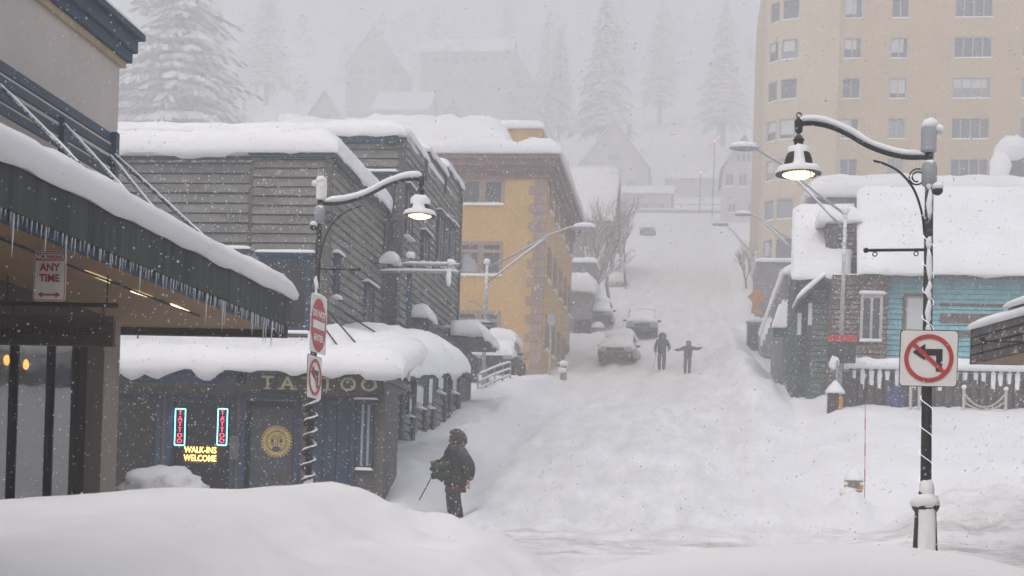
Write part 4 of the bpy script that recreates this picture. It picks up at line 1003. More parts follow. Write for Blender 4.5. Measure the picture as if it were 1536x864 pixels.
# ------------------------------------------------------------------ cars
def car(name, C, yaw, label, paint, L=4.4, Wd=1.8, H=1.5, suv=False, sthick=.28, group='snowed-in parked cars'):
    C = V(C); t = thing(name, C, label, 'car', group)
    cs, sn = math.cos(yaw), math.sin(yaw)
    def T(x, y, z): return C + V((x*cs - y*sn, x*sn + y*cs, z))     # local -y is the nose
    hw = Wd/2; bl = .92 if suv else .82
    prof = [(-L/2, .35), (-L/2, .62), (-L/2+.12, bl-.1), (-L/2+1.15, bl), (L/2-.5, bl+.05), (L/2, bl-.05), (L/2, .35)]
    def loft(prof, w0, w1=None, inset=None):
        mb = MB(); w1 = w1 or w0; n = len(prof)
        for sgn in (-1, 1):
            pass
        xs = (-w0, -w0*.9, w0*.9, w0)
        vs = []
        for i, xx in enumerate(xs):
            k = .04 if i in (0, 3) else 0
            for (y_, z_) in prof: vs.append(T(xx, y_*(1-k*.6), z_ - k*1.2 if z_ > .5 else z_))
        fs = []
        for i in range(3):
            for j in range(n): fs.append((i*n+j, i*n+(j+1) % n, (i+1)*n+(j+1) % n, (i+1)*n+j))
        fs += [tuple(range(n)), tuple(range(3*n, 4*n))[::-1]]
        return mb.add(vs, fs)
    put('body', loft(prof, hw), paint, t, True, angle=35)
    r0 = -L/2+1.1; r1 = -L/2+1.85; r2 = L/2-(.25 if suv else .9); r3 = L/2-(.1 if suv else .35)
    cabin = [(r0, bl-.02), (r1, H), (r2, H-.02), (r3, bl+.02)]
    mb = MB(); vs = []
    for xx, k in ((-hw*.94, 0), (-hw*.78, 1), (hw*.78, 1), (hw*.94, 0)):
        pass
    for y_, z_, w_ in ((r0, bl-.02, hw*.93), (r1, H, hw*.74), (r2, H-.02, hw*.74), (r3, bl+.02, hw*.93)):
        vs += [T(-w_, y_, z_), T(w_, y_, z_)]
    mb.add(vs, [(0, 1, 3, 2), (2, 3, 5, 4), (4, 5, 7, 6), (0, 2, 4, 6), (1, 7, 5, 3), (0, 6, 7, 1)])
    put('cabin', mb, M_glassd, t)
    ws = MB(); e = .012
    a = [(-hw*.86, r0+.03, bl+.02), (hw*.86, r0+.03, bl+.02), (hw*.70, r1-.04, H-.04), (-hw*.70, r1-.04, H-.04)]
    ws.add([T(x_, y_-.02, z_+.015) for x_, y_, z_ in a]+[T(x_, y_-.008, z_+.006) for x_, y_, z_ in a], [(0, 1, 2, 3), (7, 6, 5, 4), (0, 4, 5, 1), (1, 5, 6, 2), (2, 6, 7, 3), (3, 7, 4, 0)])
    put('windscreen', ws, M_glassb, t)
    for xx in (-hw*.9, hw*.9):
        for yy in (-L/2+.8, L/2-.85):
            w_ = MB(); U2 = T(0, 1, 0)-C; N2 = T(1, 0, 0)-C
            w_.ring(T(xx, yy, .33), U2, N2, (0, 0), .33, .19, -.1, .1, 20); wh = put('wheel', w_, M_blackp, t)
            put('hub', MB().ring(T(xx, yy, .33), U2, N2, (0, 0), .19, .02, -.07, .08, 16), M_galv, wh)
    U2 = T(1, 0, 0)-C; N2 = C-T(0, 1, 0)
    for sx in (-1, 1): put('headlight', MB().obox(T(sx*hw*.72, -L/2, 0), U2, N2, -.17, .17, -.06, .03, .56, .70), M_glassp, t)
    put('grille', MB().obox(T(0, -L/2, 0), U2, N2, -hw*.5, hw*.5, -.05, .025, .5, .69), M_cardark, t)
    put('bumper', MB().obox(T(0, -L/2, 0), U2, N2, -hw*.97, hw*.97, -.1, .07, .27, .46), M_cardark, t)
    for sx in (-1, 1): put('mirror', MB().ball(T(sx*(hw+.1), r0+.35, bl+.12), .11, .07, .08, 0, 8, 6), M_cardark, t)
    s_ = MB()
    snow_patch(s_, T(-hw*.8, r1-.1, H-.02), T(hw*.8, r1-.1, H-.02), T(hw*.8, r3-.05, H-.04), T(-hw*.8, r3-.05, H-.04), sthick, step=.15, seed=C.x, nz=.25, rnd=.4)
    snow_patch(s_, T(-hw*.92, -L/2+.02, bl-.12), T(hw*.92, -L/2+.02, bl-.12), T(hw*.9, r0+.15, bl), T(-hw*.9, r0+.15, bl), sthick*.9, step=.15, seed=C.y, nz=.3, rnd=.3)
    snow_patch(s_, T(-hw*.8, r0+.0, bl+.0), T(hw*.8, r0+.0, bl+.0), T(hw*.7, r1-.05, H-.05), T(-hw*.7, r1-.05, H-.05), .17, step=.15, seed=C.y+3, nz=.6, rnd=.2)
    put('car_snow', s_, SN, t, True)
    return t
p = fr(927, 533, 73.5); car('parked_car', (p.x, 75.5, zs(75)-.12), -.06, 'tan car buried in snow, dark grille showing, nearest of the row uphill', M_cargold, Wd=1.85, sthick=.42)
p = fr(960, 505, 83.5); car('parked_car', (p.x, 85.5, zs(85)-.15), .05, 'silver snow-topped car parked second uphill behind the walking couple', M_carbody, Wd=1.85, H=1.75, suv=True, sthick=.3)
p = fr(905, 497, 86); car('parked_car', (p.x-.5, 89, zs(89)-.1), .0, 'snow-buried car half hidden between dark shed and silver car', M_carbody, Wd=1.8, sthick=.45)
p = fr(742, 545, 57); car('parked_car', (p.x, 58.5, p.z-.45), .0, 'dark car under a thick snow cap below the yellow building windows', M_cardark, Wd=1.7, sthick=.55)
p = fr(965, 357, far(150)); car('parked_car', (p.x+.5, far(150)+2, gz(p.x+.5, far(150)+2, False)-.2), .0, 'pale snow-covered car at the top of the hill street', M_palewall, Wd=1.9, sthick=.35)

# ------------------------------------------------------------------ cobra street lights
def cobra(px_b, py_b, py_t, yy, head, label, arm_from, arm_from2, r=.075, hs=1.0):
    pb = fr(px_b, py_b, yy); pt = fr(px_b, py_t, yy); x = (pb.x+pt.x)/2
    h = fr(*head, yy); t = thing('street_light', (x, yy, pb.z-.8), label, 'street light', 'grey highway-style street lights')
    put('pole', MB().tube([(x, yy, pb.z-.8), (x, yy, pt.z)], [r, r*.75], 10), M_galv, t, True)
    A = V((x, yy, fr(px_b, arm_from, yy).z)); B_ = V((x, yy, fr(px_b, arm_from2, yy).z)); E_ = h; d = 1 if h.x > x else -1
    m1 = A.lerp(E_, .62)+V((0, 0, .28*hs)); m2 = A.lerp(E_, .85)+V((0, 0, .25*hs))
    a = put('arm', MB().tube([A, A.lerp(E_, .3)+V((0, 0, .1)), m1, m2, E_-V((d*.35, 0, 0))], r*.55, 8), M_galv, t, True)
    put('strut', MB().tube([B_, B_.lerp(m1, .5), m1-V((0, 0, .05))], r*.45, 8), M_galv, t, True)
    put('arm_snow', snow_line([B_.lerp(m1, .15), B_.lerp(m1, .95)], r*.55, .7, 3), SN, a, True)
    hd = MB().ball(E_-V((d*.1, 0, .02)), .48*hs, .17*hs, .10*hs, 0, 14, 8)
    hp = put('lamp_head', hd, M_galv, t, True)
    put('head_snow', MB().ball(E_+V((-d*.08, 0, .08*hs)), .40*hs, .15*hs, .10*hs, .2, 14, 8, 3), SN, hp, True)
    put('pole_snow', MB().ball((x, yy, pt.z+.05), .14, .14, .12, .3, 10, 8, 2), SN, t, True)
    return t
cobra(728, 560, 395, 52, (880, 341), 'grey street light with snowy double arm in front of the yellow building', 402, 425)
cobra(1263, 628, 318, 44.6, (1112, 221), 'tall grey street light standing before the blue house fence', 322, 345)
cobra(1190, 480, 362, 68, (1112, 321), 'grey street light behind the green awning, second up the right side', 364, 378, hs=.9)
cobra(1133, 440, 380, 100, (1078, 336), 'grey street light far up the right side, faint in the snow', 384, 396, hs=1.3)
# ------------------------------------------------------------------ apartment tower
TW = 98.0
tw = thing('apartment_tower', (12, 104, 14), 'tall tan apartment tower with rounded corner bay fading into the snowfall', 'building')
wz = lambda q: fr(1345, q, TW).z
dz = (wz(88)-wz(330))/4.0
rowz = [wz(330)+dz*k for k in range(-3, 7)]
ztop = rowz[-1] + 3.2
s0 = fr(1197, 150, TW).x; s1 = fr(1262, 150, TW).x
sx = lambda p: fr(p, 150, TW).x
H_ = 1.45
wins = [(sx(1262), sx(1290), 1), (sx(1333), sx(1360), 1), (sx(1428), sx(1486), 2), (sx(1531), sx(1575), 2)]
O1 = V((s1-.25, TW, 0)); W1 = 26 - (s1-.25)
holes = [(a-O1.x, c_-O1.x, z, z+H_) for a, c_, _ in wins for z in rowz]
put('front_wall', holed_wall(MB(), O1, X, NF, W1, 8, ztop, holes, .25), M_tower, tw)
put('front_wall', MB().box(s0+.051, s1-.252, TW-.12, TW+.2, 8, ztop), M_towerl, tw)
random.seed(4)
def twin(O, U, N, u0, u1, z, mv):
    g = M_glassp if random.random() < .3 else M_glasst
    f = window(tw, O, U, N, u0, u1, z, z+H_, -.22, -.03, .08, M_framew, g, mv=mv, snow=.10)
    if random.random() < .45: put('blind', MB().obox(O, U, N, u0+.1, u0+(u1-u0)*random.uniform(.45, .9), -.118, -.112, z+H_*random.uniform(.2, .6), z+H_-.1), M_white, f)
for a, c_, n in wins:
    for z in rowz:
        w_ = c_-a; twin(O1, X, NF, a-O1.x, c_-O1.x, z, [a-O1.x+w_*k/(n*2) for k in range(1, n*2)])
xb = fr(1147, 150, TW+1.2).x
pl = [V((xb-.05, TW+2.3, 0)), V((xb+.1, TW+1.25, 0)), V((xb+.85, TW+.28, 0)), V((s0+.02, TW-.12, 0)), V((s0+.05, TW-.12, 0))]
for i in range(4):
    a, e = pl[i], pl[i+1]; U = (e-a).normalized(); N = V((U.y, -U.x, 0)); W = (e-a).length
    hl = [(.14, W-.10, z, z+H_) for z in rowz] if i in (1, 2) else []
    put('bay_wall', holed_wall(MB(), a, U, N, W, 8, ztop, hl, .2), M_towerl, tw)
    for q in hl: twin(a, U, N, q[0], q[1], q[2], [])
put('side_wall', MB().box(xb-.05, xb+.5, TW+2.31, TW+20, 8, ztop), M_tower, tw)
put('core_wall', MB().box(s1, 26, TW+.27, TW+20, 8, ztop-.01).box(xb+1.6, s1-.01, TW+.5, TW+20, 8, ztop-.01), M_tower, tw)
put('flat_roof', MB().box(xb, 26, TW, TW+20, ztop+.002, ztop+.3), M_greywood, tw)
# low grey wing below the tower
A = fr(1135, 393, 90); B_ = fr(1191, 450, 90)
lw_ = thing('low_wing', ((A.x+B_.x)/2, 92, B_.z-3), 'dark grey flat-roofed box building at the foot of the tan tower', 'building')
put('wall', MB().box(A.x, B_.x+2, 90, 95, B_.z-5, A.z), M_greywall, lw_)
put('door', MB().box(A.x+.5, A.x+1.4, 89.94, 89.99, B_.z-5, B_.z-2.4), M_cardark, lw_)
snow_on('roof_snow', lw_, (A.x-.1, 89.9, A.z), (B_.x+2, 89.9, A.z), (B_.x+2, 95, A.z), (A.x-.1, 95, A.z), .3, step=.4, over=.04)

# ------------------------------------------------------------------ flat roofed block behind the blue house
A = fr(1218, 297, 70)
fb = thing('flat_roofed_block', (12, 75, 10), 'grey block with a thick rolled snow roof between blue house and tan tower', 'building')
put('wall', MB().box(A.x, 26, 70, 80, 8, A.z), M_greywall, fb)
put('eave', MB().box(A.x-.15, 26, 69.8, 70.1, A.z-.35, A.z-.002), M_greywood, fb)
window(fb, (0, 70, 0), X, NF, A.x+.6, A.x+1.6, A.z-2.6, A.z-1.0, -.02, .05, .09, M_framew, M_glassd, snow=.1)
snow_on('roof_snow', fb, (A.x-.2, 69.7, A.z), (26, 69.7, A.z), (26, 80, A.z), (A.x-.2, 80, A.z), 1.25, rnd=1.0, edges=(1, 0, 1, 0), step=.5, seed=41, over=.12, nz=.12)
p = fr(1520, 240, 72); ch = put('roof_vent', MB().box(p.x-.55, p.x+.6, 72, 73.2, A.z, p.z+.2), M_greywall, fb)
put('vent_snow', MB().ball((p.x, 72.5, p.z+.55), .85, .8, .75, .25, 14, 10, 3).ball((p.x-.55, 72.3, p.z-.3), .5, .6, .9, .25, 14, 10, 7), SN, ch, True)

# ------------------------------------------------------------------ blue house
HY = 48.0
bh = thing('blue_house', (8, 50, 5), 'turquoise clapboard house with brown shingled bay under a huge snowy roof', 'house')
e_z = fr(1400, 418, HY).z; xa = fr(1327, 500, HY).x; xl = fr(1245, 480, HY).x; xw_ = fr(1192, 500, 50).x
zb = 4.0
dA, dB = fr(1354, 440, HY), fr(1391, 540, HY)
put('blue_wall', clap(MB(), (xa, HY, 0), X, NF, 14-xa, zb, e_z+.1, .17, .03), M_teal, bh)
window(bh, (0, HY, 0), X, NF, dA.x, dB.x, dB.z-.2, dA.z, -.02, .08, .11, M_shingle, M_glassp, drape=M_white)
for a, bb, h in ((455, 462, .08), (470, 492, .3), (496, 512, .2)): 
    A = fr(1405, a, HY-.04); put('wall_board', MB().box(A.x+.1, A.x+3.4, HY-.075, HY-.05, A.z-h, A.z), M_shingle, bh)
put('shingle_bay', clap(MB(), (xl, HY-.5, 0), X, NF, xa-xl, zb, e_z+.05, .16, .03), M_shingle, bh)
put('bay_side', clap(MB(), (xa, HY-.5, 0), Yv, X, .48, zb, e_z+.05, .16, .02).box(xl, xa-.02, HY-.44, HY+3, zb, e_z), M_shingle, bh)
wA, wB = fr(1291, 443, HY-.5), fr(1322, 513, HY-.5)
window(bh, (0, HY-.5, 0), X, NF, wA.x, wB.x, wB.z, wA.z, -.02, .1, .09, M_framew, M_glassb, mv=((wA.x+wB.x)/2,), snow=.1, head=.05)
put('core_wall', MB().box(xa+.02, 14, HY+.06, 54, zb, e_z).box(xw_+.05, xl+.5, 50.06, 54, zb, e_z+.3), M_greywall, bh)
# left wing walls
put('wing_wall', clap(MB(), (xw_, 50, 0), X, NF, fr(1222, 500, 50).x-xw_, zb, e_z+.5, .18, .03), M_green, bh)
put('wing_side', clap(MB(), (xw_, 54, 0), -Yv, -X, 4, zb, e_z+.5, .18, .03), M_green, bh)
xp0, xp1 = fr(1224, 480, 49).x, fr(1251, 480, 49).x
put('porch_wall', clap(MB(), (xp1-.75, 48.8, 0), X, NF, .9, zb, e_z-.3, .18, .03), M_green, bh)
pd = put('porch_door', MB().box(xp0-.1, xp1-.6, 49.3, 49.4, zb+1, e_z-.9), M_shingle, bh)
put('door_panel', MB().box(xp0+.1, xp1-.8, 49.27, 49.295, zb+1.3, e_z-1.2), M_brownpost, pd)
for px_, pt, yy in ((1250, 428, 48.4), (1216, 455, 48.9), (1200, 470, 49.5)):
    a = fr(px_, 640, yy); c_ = fr(px_, pt, yy); ps = put('porch_post', MB().box(c_.x-.07, c_.x+.07, yy-.07, yy+.07, zb, c_.z), M_greywood, bh)
    put('post_snow', MB().box(c_.x-.08, c_.x+.055, yy-.10, yy-.072, c_.z-.75, c_.z), SN, ps)
# porch gable
g0 = fr(1206, 452, 48.5); g1_ = fr(1234, 416, 48.5); g2_ = fr(1252, 432, 48.5)
th = .09
pg = put('porch_roof', MB().hexa([(g0.x-.2, 48.2, g0.z-th), (g1_.x, 48.2, g1_.z-th), (g1_.x, 50, g1_.z-th), (g0.x-.2, 50, g0.z-th), (g0.x-.2, 48.2, g0.z), (g1_.x, 48.2, g1_.z), (g1_.x, 50, g1_.z), (g0.x-.2, 50, g0.z)]).hexa([(g1_.x+.002, 48.2, g1_.z-th), (g2_.x+.2, 48.2, g2_.z-th), (g2_.x+.2, 50, g2_.z-th), (g1_.x+.002, 50, g1_.z-th), (g1_.x+.002, 48.2, g1_.z), (g2_.x+.2, 48.2, g2_.z), (g2_.x+.2, 50, g2_.z), (g1_.x+.002, 50, g1_.z)]), M_greywood, bh)
snow_on('porch_snow', pg, (g0.x-.25, 48.15, g0.z), (g1_.x+.05, 48.15, g1_.z), (g1_.x+.05, 50, g1_.z), (g0.x-.25, 50, g0.z), .24, step=.15, rnd=.25, over=.04)
# main roof: big slope facing the street, green rake at its left end
rx0, rx1 = fr(1289, 420, HY-.7).x, 15.0
ry1 = 53.0; rz0 = e_z-.12; rz1 = fr(1300, 282, ry1).z - .35
rake = fr(1290, 285, ry1).x
def slope(name, a, b_, c_, d, th, mat, par): 
    up = V((0, 0, th)); return put(name, MB().hexa([V(a), V(b_), V(c_), V(d), V(a)+up, V(b_)+up, V(c_)+up, V(d)+up]), mat, par)
mr = slope('roof', (rx0, HY-.75, rz0), (rx1, HY-.75, rz0), (rx1, ry1, rz1), (rake, ry1, rz1), .12, M_greywood, bh)
slope('rake_board', (rx0-.08, HY-.78, rz0-.2), (rx0-.002, HY-.78, rz0-.2), (rake-.002, ry1, rz1-.2), (rake-.08, ry1, rz1-.2), .38, M_awng, bh)
gw = MB(); gw.add([(rx0+.2, HY+.1, e_z-.1), (rx0+.2, 58, e_z-.1), (rake+.2, ry1, rz1)], [(0, 1, 2)]); gw.add([(rx0+.35, HY+.1, e_z-.1), (rx0+.35, 58, e_z-.1), (rake+.35, ry1, rz1)], [(2, 1, 0)])
put('gable_wall', gw, M_awng, bh)
slope('rear_roof', (rake, ry1, rz1), (rx1, ry1, rz1), (rx1, 58.5, rz0), (rx0, 58.5, rz0), .12, M_greywood, bh)
snow_on('roof_snow', mr, (rx0-.05, HY-.85, rz0+.12), (rx1, HY-.85, rz0+.12), (rx1, ry1+.1, rz1+.12), (rake-.05, ry1+.1, rz1+.12), .42, rnd=.4, edges=(1, 0, 1, 1), step=.3, seed=51, nz=.2, over=.05, droop=.1)
# lower left roof with dormer
l0 = fr(1193, 418, 49.2); l1 = fr(1196, 308, 53.5)
lr = slope('wing_roof', (l0.x, 49.2, l0.z-.1), (rx0-.1, 49.2, l0.z-.1), (rake-.1, 53.5, l1.z-.3), (l1.x, 53.5, l1.z-.3), .1, M_greywood, bh)
snow_on('wing_snow', lr, (l0.x-.08, 49.1, l0.z), (rx0-.1, 49.1, l0.z), (rake-.1, 53.6, l1.z-.2), (l1.x-.08, 53.6, l1.z-.2), .38, rnd=.35, step=.25, seed=53, edges=(1, 0, 1, 1), over=.05, droop=.08)
slope('wing_rake', (l0.x-.16, 49.15, l0.z-.35), (l0.x-.09, 49.15, l0.z-.35), (l1.x-.09, 53.6, l1.z-.5), (l1.x-.16, 53.6, l1.z-.5), .4, M_awng, bh)
dy = 50.4; d0 = fr(1238, 392, dy); d1 = fr(1287, 335, dy)
dm = put('dormer', clap(MB(), (d0.x, dy, 0), X, NF, d1.x-d0.x, d0.z-.5, d1.z, .15, .03).box(d0.x, d1.x, dy+.05, 53, d0.z-.5, d1.z), M_shingle, bh)
w0, w1 = fr(1243, 376, dy), fr(1257, 338, dy)
window(dm, (0, dy, 0), X, NF, w0.x, w1.x, w0.z, w1.z, -.01, .07, .06, M_framew, M_glassb, name='dormer_window') if False else None
put('dormer_window', MB().box(w0.x, w1.x, dy-.075, dy-.05, w0.z, w1.z), M_glassb, dm)
snow_on('dormer_snow', dm, (d0.x-.25, dy-.35, d1.z), (d1.x+.05, dy-.35, d1.z), (d1.x+.05, 53, d1.z+.1), (d0.x-.25, 53, d1.z+.1), .62, rnd=.4, step=.2, seed=55, over=.05, droop=.1)
# awning with a white letter on the neighbouring shop
AY = 56.0
aw = thing('awning_shop', (fr(1190, 500, AY).x, AY, 6), 'dark shop with snow-covered green awning just left of the blue house', 'building')
a0 = fr(1163, 492, AY-1.2); a1 = fr(1218, 452, AY)
put('wall', MB().box(a0.x+.35, a1.x+1.5, AY, AY+8, 5, a1.z+1.0), M_greywall, aw)
put('door', MB().box(a0.x+.6, a0.x+1.5, AY-.06, AY-.003, 5, a0.z-.3), M_brownpost, aw)
aa = put('awning', MB().hexa([(a0.x-.1, AY-1.3, a0.z-.35), (a1.x, AY-1.3, a0.z-.35), (a1.x, AY, a1.z-.05), (a0.x+.3, AY, a1.z-.05), (a0.x-.1, AY-1.3, a0.z), (a1.x, AY-1.3, a0.z), (a1.x, AY, a1.z+.05), (a0.x+.3, AY, a1.z+.05)]), M_awng, aw)
snow_on('awning_snow', aa, (a0.x-.1, AY-1.3, a0.z+.01), (a1.x-.5, AY-1.3, a0.z+.01), (a1.x-.5, AY-.3, a1.z-.25), (a0.x+.2, AY-.3, a1.z-.25), .16, rnd=.2, step=.12, seed=61)
p = fr(1190, 454, AY-.05); put('letter', MB().text(V((p.x, AY-.35, a1.z+.08)), X, NF, 'A', .5, .04, bold=.02), M_signw, aw)
snow_on('roof_snow', aw, (a0.x+.3, AY-.1, a1.z+1.0), (a1.x+1.5, AY-.1, a1.z+1.0), (a1.x+1.5, AY+8, a1.z+1.0), (a0.x+.3, AY+8, a1.z+1.0), .5, step=.4, seed=63)
# stairs with snowy handrails
st = thing('outdoor_stairs', fr(1160, 500, 76), 'steep outdoor stair with snow-piled handrails climbing beside the tower foot', 'stairs')
sA, sB = fr(1148, 500, 76), fr(1190, 398, 79)
b = MB(); n = 12
for k in range(n):
    p0 = sA.lerp(sB, k/n); p1 = sA.lerp(sB, (k+1)/n); b.box(p0.x-.2, p0.x+2.2, p0.y, p0.y+.5, p0.z-1.2, p1.z-1.0)
put('steps', b, M_greywall, st)
for off in (0, .75, 1.5):
    A = sA+V((off-.3, 0, -.2)); B_ = sB+V((off-.3, 0, -.2)); M2 = A.lerp(B_, .85)+V((-.1, 0, .35))
    r_ = put('handrail', MB().tube([A-V((0, 0, .9)), A, M2, B_], .05, 7), M_galv, st, True)
    put('rail_snow', snow_line([A, M2, B_], .10, .8, off), SN, r_, True)
    put('rail_post', MB().tube([A.lerp(B_, .5)-V((0, 0, 1.3)), A.lerp(B_, .5)+V((0, 0, .2))], .04, 6), M_galv, st)
# yellow diamond sign
p = fr(1135, 446, 80); t = thing('warning_sign', (p.x, 80, zs(80)-.2), 'amber diamond warning sign on a post by the right side of the uphill street', 'traffic sign')
put('post', MB().tube([(p.x, 80, zs(80)-.2), (p.x, 80, p.z-.1)], .05, 8), M_galv, t)
put('diamond', MB().plate((p.x, 79.93, p.z), X, NF, [(0, -.55), (.5, 0), (0, .55), (-.5, 0)], 0, .02), M_amber, t)
put('lower_plate', MB().plate((p.x, 79.93, p.z-.75), X, NF, [(-.28, -.16), (.28, -.16), (.28, .16), (-.28, .16)], 0, .02), M_amber, t)
p = fr(1130, 497, 78); t = thing('utility_box', (p.x, 78, zs(78)-.2), 'small grey snow-topped box below the amber diamond sign', 'box')
put('case', MB().box(p.x-.35, p.x+.35, 77.6, 78.3, zs(78)-.3, p.z+.45), M_greywall, t); put('door', MB().box(p.x-.28, p.x+.28, 77.57, 77.597, zs(78)+.1, p.z+.35), M_cardark, t)
snow_on('box_snow', t, (p.x-.4, 77.5, p.z+.45), (p.x+.4, 77.5, p.z+.45), (p.x+.4, 78.4, p.z+.45), (p.x-.4, 78.4, p.z+.45), .3, step=.12)

# ------------------------------------------------------------------ fence, posts, notice board on the right
FY = 45.0
fc = thing('board_fence', fr(1400, 600, FY), 'weathered board fence under a fat roll of snow before the blue house', 'fence')
f0, f1_ = fr(1274, 612, FY).x, 13.0; ft = fr(1300, 556, FY).z; fbz = fr(1300, 625, FY).z - 1.0
b = MB(); x = f0; rr = random.Random(2)
put('backing_board', MB().box(f0, f1_, FY+.03, FY+.06, fbz, ft-.02), M_brownpost, fc)
while x < f1_: w_ = rr.uniform(.13, .19); b.box(x, x+w_, FY-.02-.015*rr.random(), FY+.028, fbz, ft-.05*rr.random()); x += .26
put('board', b, M_fence, fc)
put('end_panel', MB().box(f0-.35, f0-.02, FY-.4, FY-.34, fbz-.6, ft-.1).box(f0-.1, f0-.03, FY-.34, FY+.05, fbz-.6, ft-.06), M_fence, fc)
put('top_rail', MB().box(f0-.05, f1_, FY-.05, FY+.09, ft-.001, ft+.06), M_fence, fc)
x = f0+.9
while x < f1_: put('fence_post', MB().box(x-.06, x+.06, FY+.061, FY+.16, fbz-.3, ft-.01), M_fence, fc); x += 2.2
fcs = MB(); snow_patch(fcs, (f0-.1, FY-.16, ft+.06), (f1_, FY-.16, ft+.06), (f1_, FY+.2, ft+.06), (f0-.1, FY+.2, ft+.06), .36, rnd=.19, step=.12, seed=71, nz=.22, over=.06)
x = f0  # snow hanging down the boards
while x < f1_-.2:
    hh = .30+.36*rr.random(); vv = []; jx = rr.uniform(-.03, .03)
    for i_ in range(7):
        f_ = i_/6; w_ = .08*(1-.2*f_**3)*(1+.12*noise.noise(V((x*3, i_*.7, 1)))); zq = ft+.12-(hh+.12)*f_; dpt = .03*(1-f_**2)+.003
        for (ux, uy) in ((-1, 0), (-.6, 1), (.6, 1), (1, 0)): vv.append((x+.085+jx+ux*w_*rr.uniform(.9, 1.08), FY-.018-uy*dpt, zq))
    fcs.add(vv, [(a_*4+b_, a_*4+b_+1, a_*4+b_+5, a_*4+b_+4) for a_ in range(6) for b_ in range(3)]); x += .26
put('fence_snow', fcs, SN, fc, True)
p0, p1 = fr(1332, 570, FY-.35), fr(1355, 612, FY-.35)
t = thing('banner', ((p0.x+p1.x)/2, FY-.35, p1.z-.6), 'blue banner with white smears of snow hanging on the fence left of the sign', 'banner')
bb = MB(); n = 8
for i in range(n):
    xa_ = p0.x+(p1.x-p0.x)*i/n; xb_ = p0.x+(p1.x-p0.x)*(i+1)/n; ya = FY-.3+.03*math.sin(i*1.1); yb_ = FY-.3+.03*math.sin((i+1)*1.1)
    bb.hexa([(xa_, ya, p1.z-.15), (xb_, yb_, p1.z-.15), (xb_, yb_+.012, p1.z-.15), (xa_, ya+.012, p1.z-.15), (xa_, ya, p0.z-.2), (xb_, yb_, p0.z-.2), (xb_, yb_+.012, p0.z-.2), (xa_, ya+.012, p0.z-.2)])
put('cloth', bb, M_bluesign, t, True, angle=40)
for px_, pt, pb, lab in ((1366, 575, 632, 'thin white post in front of the fence, left of the right lamp post'), (1446, 582, 612, 'thin snow-plastered post in front of the fence, just right of the lamp sign'), (1509, 585, 612, 'thin snow-plastered post in front of the fence, nearest the photo edge'), (1379, 580, 612, 'thin white post against the fence, touching the lamp sign corner')):
    a = fr(px_, pb, FY-.8); c_ = fr(px_, pt, FY-.8)
    t = thing('thin_post', a-V((0, 0, .8)), lab, 'post', 'thin posts before the fence')
    put('shaft', MB().tube([a-V((0, 0, .8)), c_], .045, 8), M_framew, t, True); put('post_snow', MB().ball(c_+V((0, 0, .03)), .075, .075, .07, .2, 8, 6, px_), SN, t, True)
a, c_ = fr(1446, 590, FY-.82), fr(1509, 590, FY-.82); pts = []
for k in range(13): q = k/12; pts.append(a.lerp(c_, q)-V((0, 0, .42*4*q*(1-q))))
pts2 = [a.lerp(c_, k/12)-V((0, 0, .25+.25*4*(k/12)*(1-k/12))) for k in range(13)]
t = thing('rope', a, 'snowy rope sagging between two thin posts in front of the fence', 'rope')
put('strand', MB().tube(pts, .028, 6), M_framew, t, True); put('strand', MB().tube(pts2, .025, 6), M_framew, t, True)
# notice board with red top and kiosk
p0, p1 = fr(1243, 503, 44.2), fr(1283, 545, 44.2)
t = thing('notice_board', ((p0.x+p1.x)/2, 44.2, p1.z-2), 'dark notice board with red header on the street light pole by the fence', 'sign')
put('board', MB().box(p0.x, p1.x, 44.15, 44.25, p1.z, p0.z-.2), M_cardark, t)
put('header', MB().box(p0.x-.02, p1.x+.02, 44.12, 44.28, p0.z-.198, p0.z), M_signr, t)
put('bracket', MB().box((p0.x+p1.x)/2-.04, (p0.x+p1.x)/2+.04, 44.252, 44.54, p1.z+.2, p1.z+.28), M_galv, t)
p = fr(1252, 520, 44.0); put('clinging_snow', MB().ball((p0.x+.17, 44.08, p1.z-.02), .15, .08, .2, .6, 12, 10, 3), SN, t, True)
p0, p1 = fr(1242, 590, 44.0), fr(1262, 615, 44.0)
t = thing('parking_kiosk', ((p0.x+p1.x)/2, 44, p1.z-1), 'brown and yellow snow-capped kiosk box at the left end of the fence', 'kiosk')
put('case', MB().box(p0.x, p1.x-.1, 43.85, 44.2, p1.z-.8, p0.z), M_brownpost, t); put('yellow_side', MB().box(p1.x-.098, p1.x+.02, 43.87, 44.18, p1.z-.8, p0.z-.1), M_amber, t)
put('cap_snow', MB().lathe(((p0.x+p1.x)/2, 44, p0.z), [(.3, 0), (.29, .08), (.2, .2), (.1, .33), (.03, .4)], 12), SN, t, True)
p = fr(1255, 575, 43.9); put('post', MB().tube([(p.x, 44, p0.z), (p.x, 44, p0.z+1.0)], .03, 6), M_galv, t)
# hydrant and marker rod
p = fr(1280, 742, 31.0); gzz = gz(p.x, 31.0)
hy = thing('fire_hydrant', (p.x, 31, p.z-.35), 'tan fire hydrant capped by two tiers of snow beside the red marker rod', 'hydrant')
put('barrel', MB().lathe((p.x, 31, p.z-.4), [(.13, 0), (.13, .45), (.19, .46), (.19, .5), (.12, .52), (.13, .66), (.2, .67), (.2, .71), (.13, .74), (.06, .82)], 16), M_cargold, hy, True, angle=40)
for d in (-1, 1): put('outlet', MB().tube([(p.x+d*.1, 31, p.z+.17), (p.x+d*.2, 31, p.z+.17)], .06, 10), M_ygold, hy)
put('cap_snow', MB().lathe((p.x, 31, p.z+.3), [(.21, 0), (.21, .03), (.17, .12), (.1, .23), (.03, .29)], 14).ball((p.x-.09, 30.95, p.z+.04), .22, .18, .11, .4, 12, 10, 2), SN, hy, True)
a, c_ = fr(1297, 742, 31.1), fr(1298, 607, 31.1)
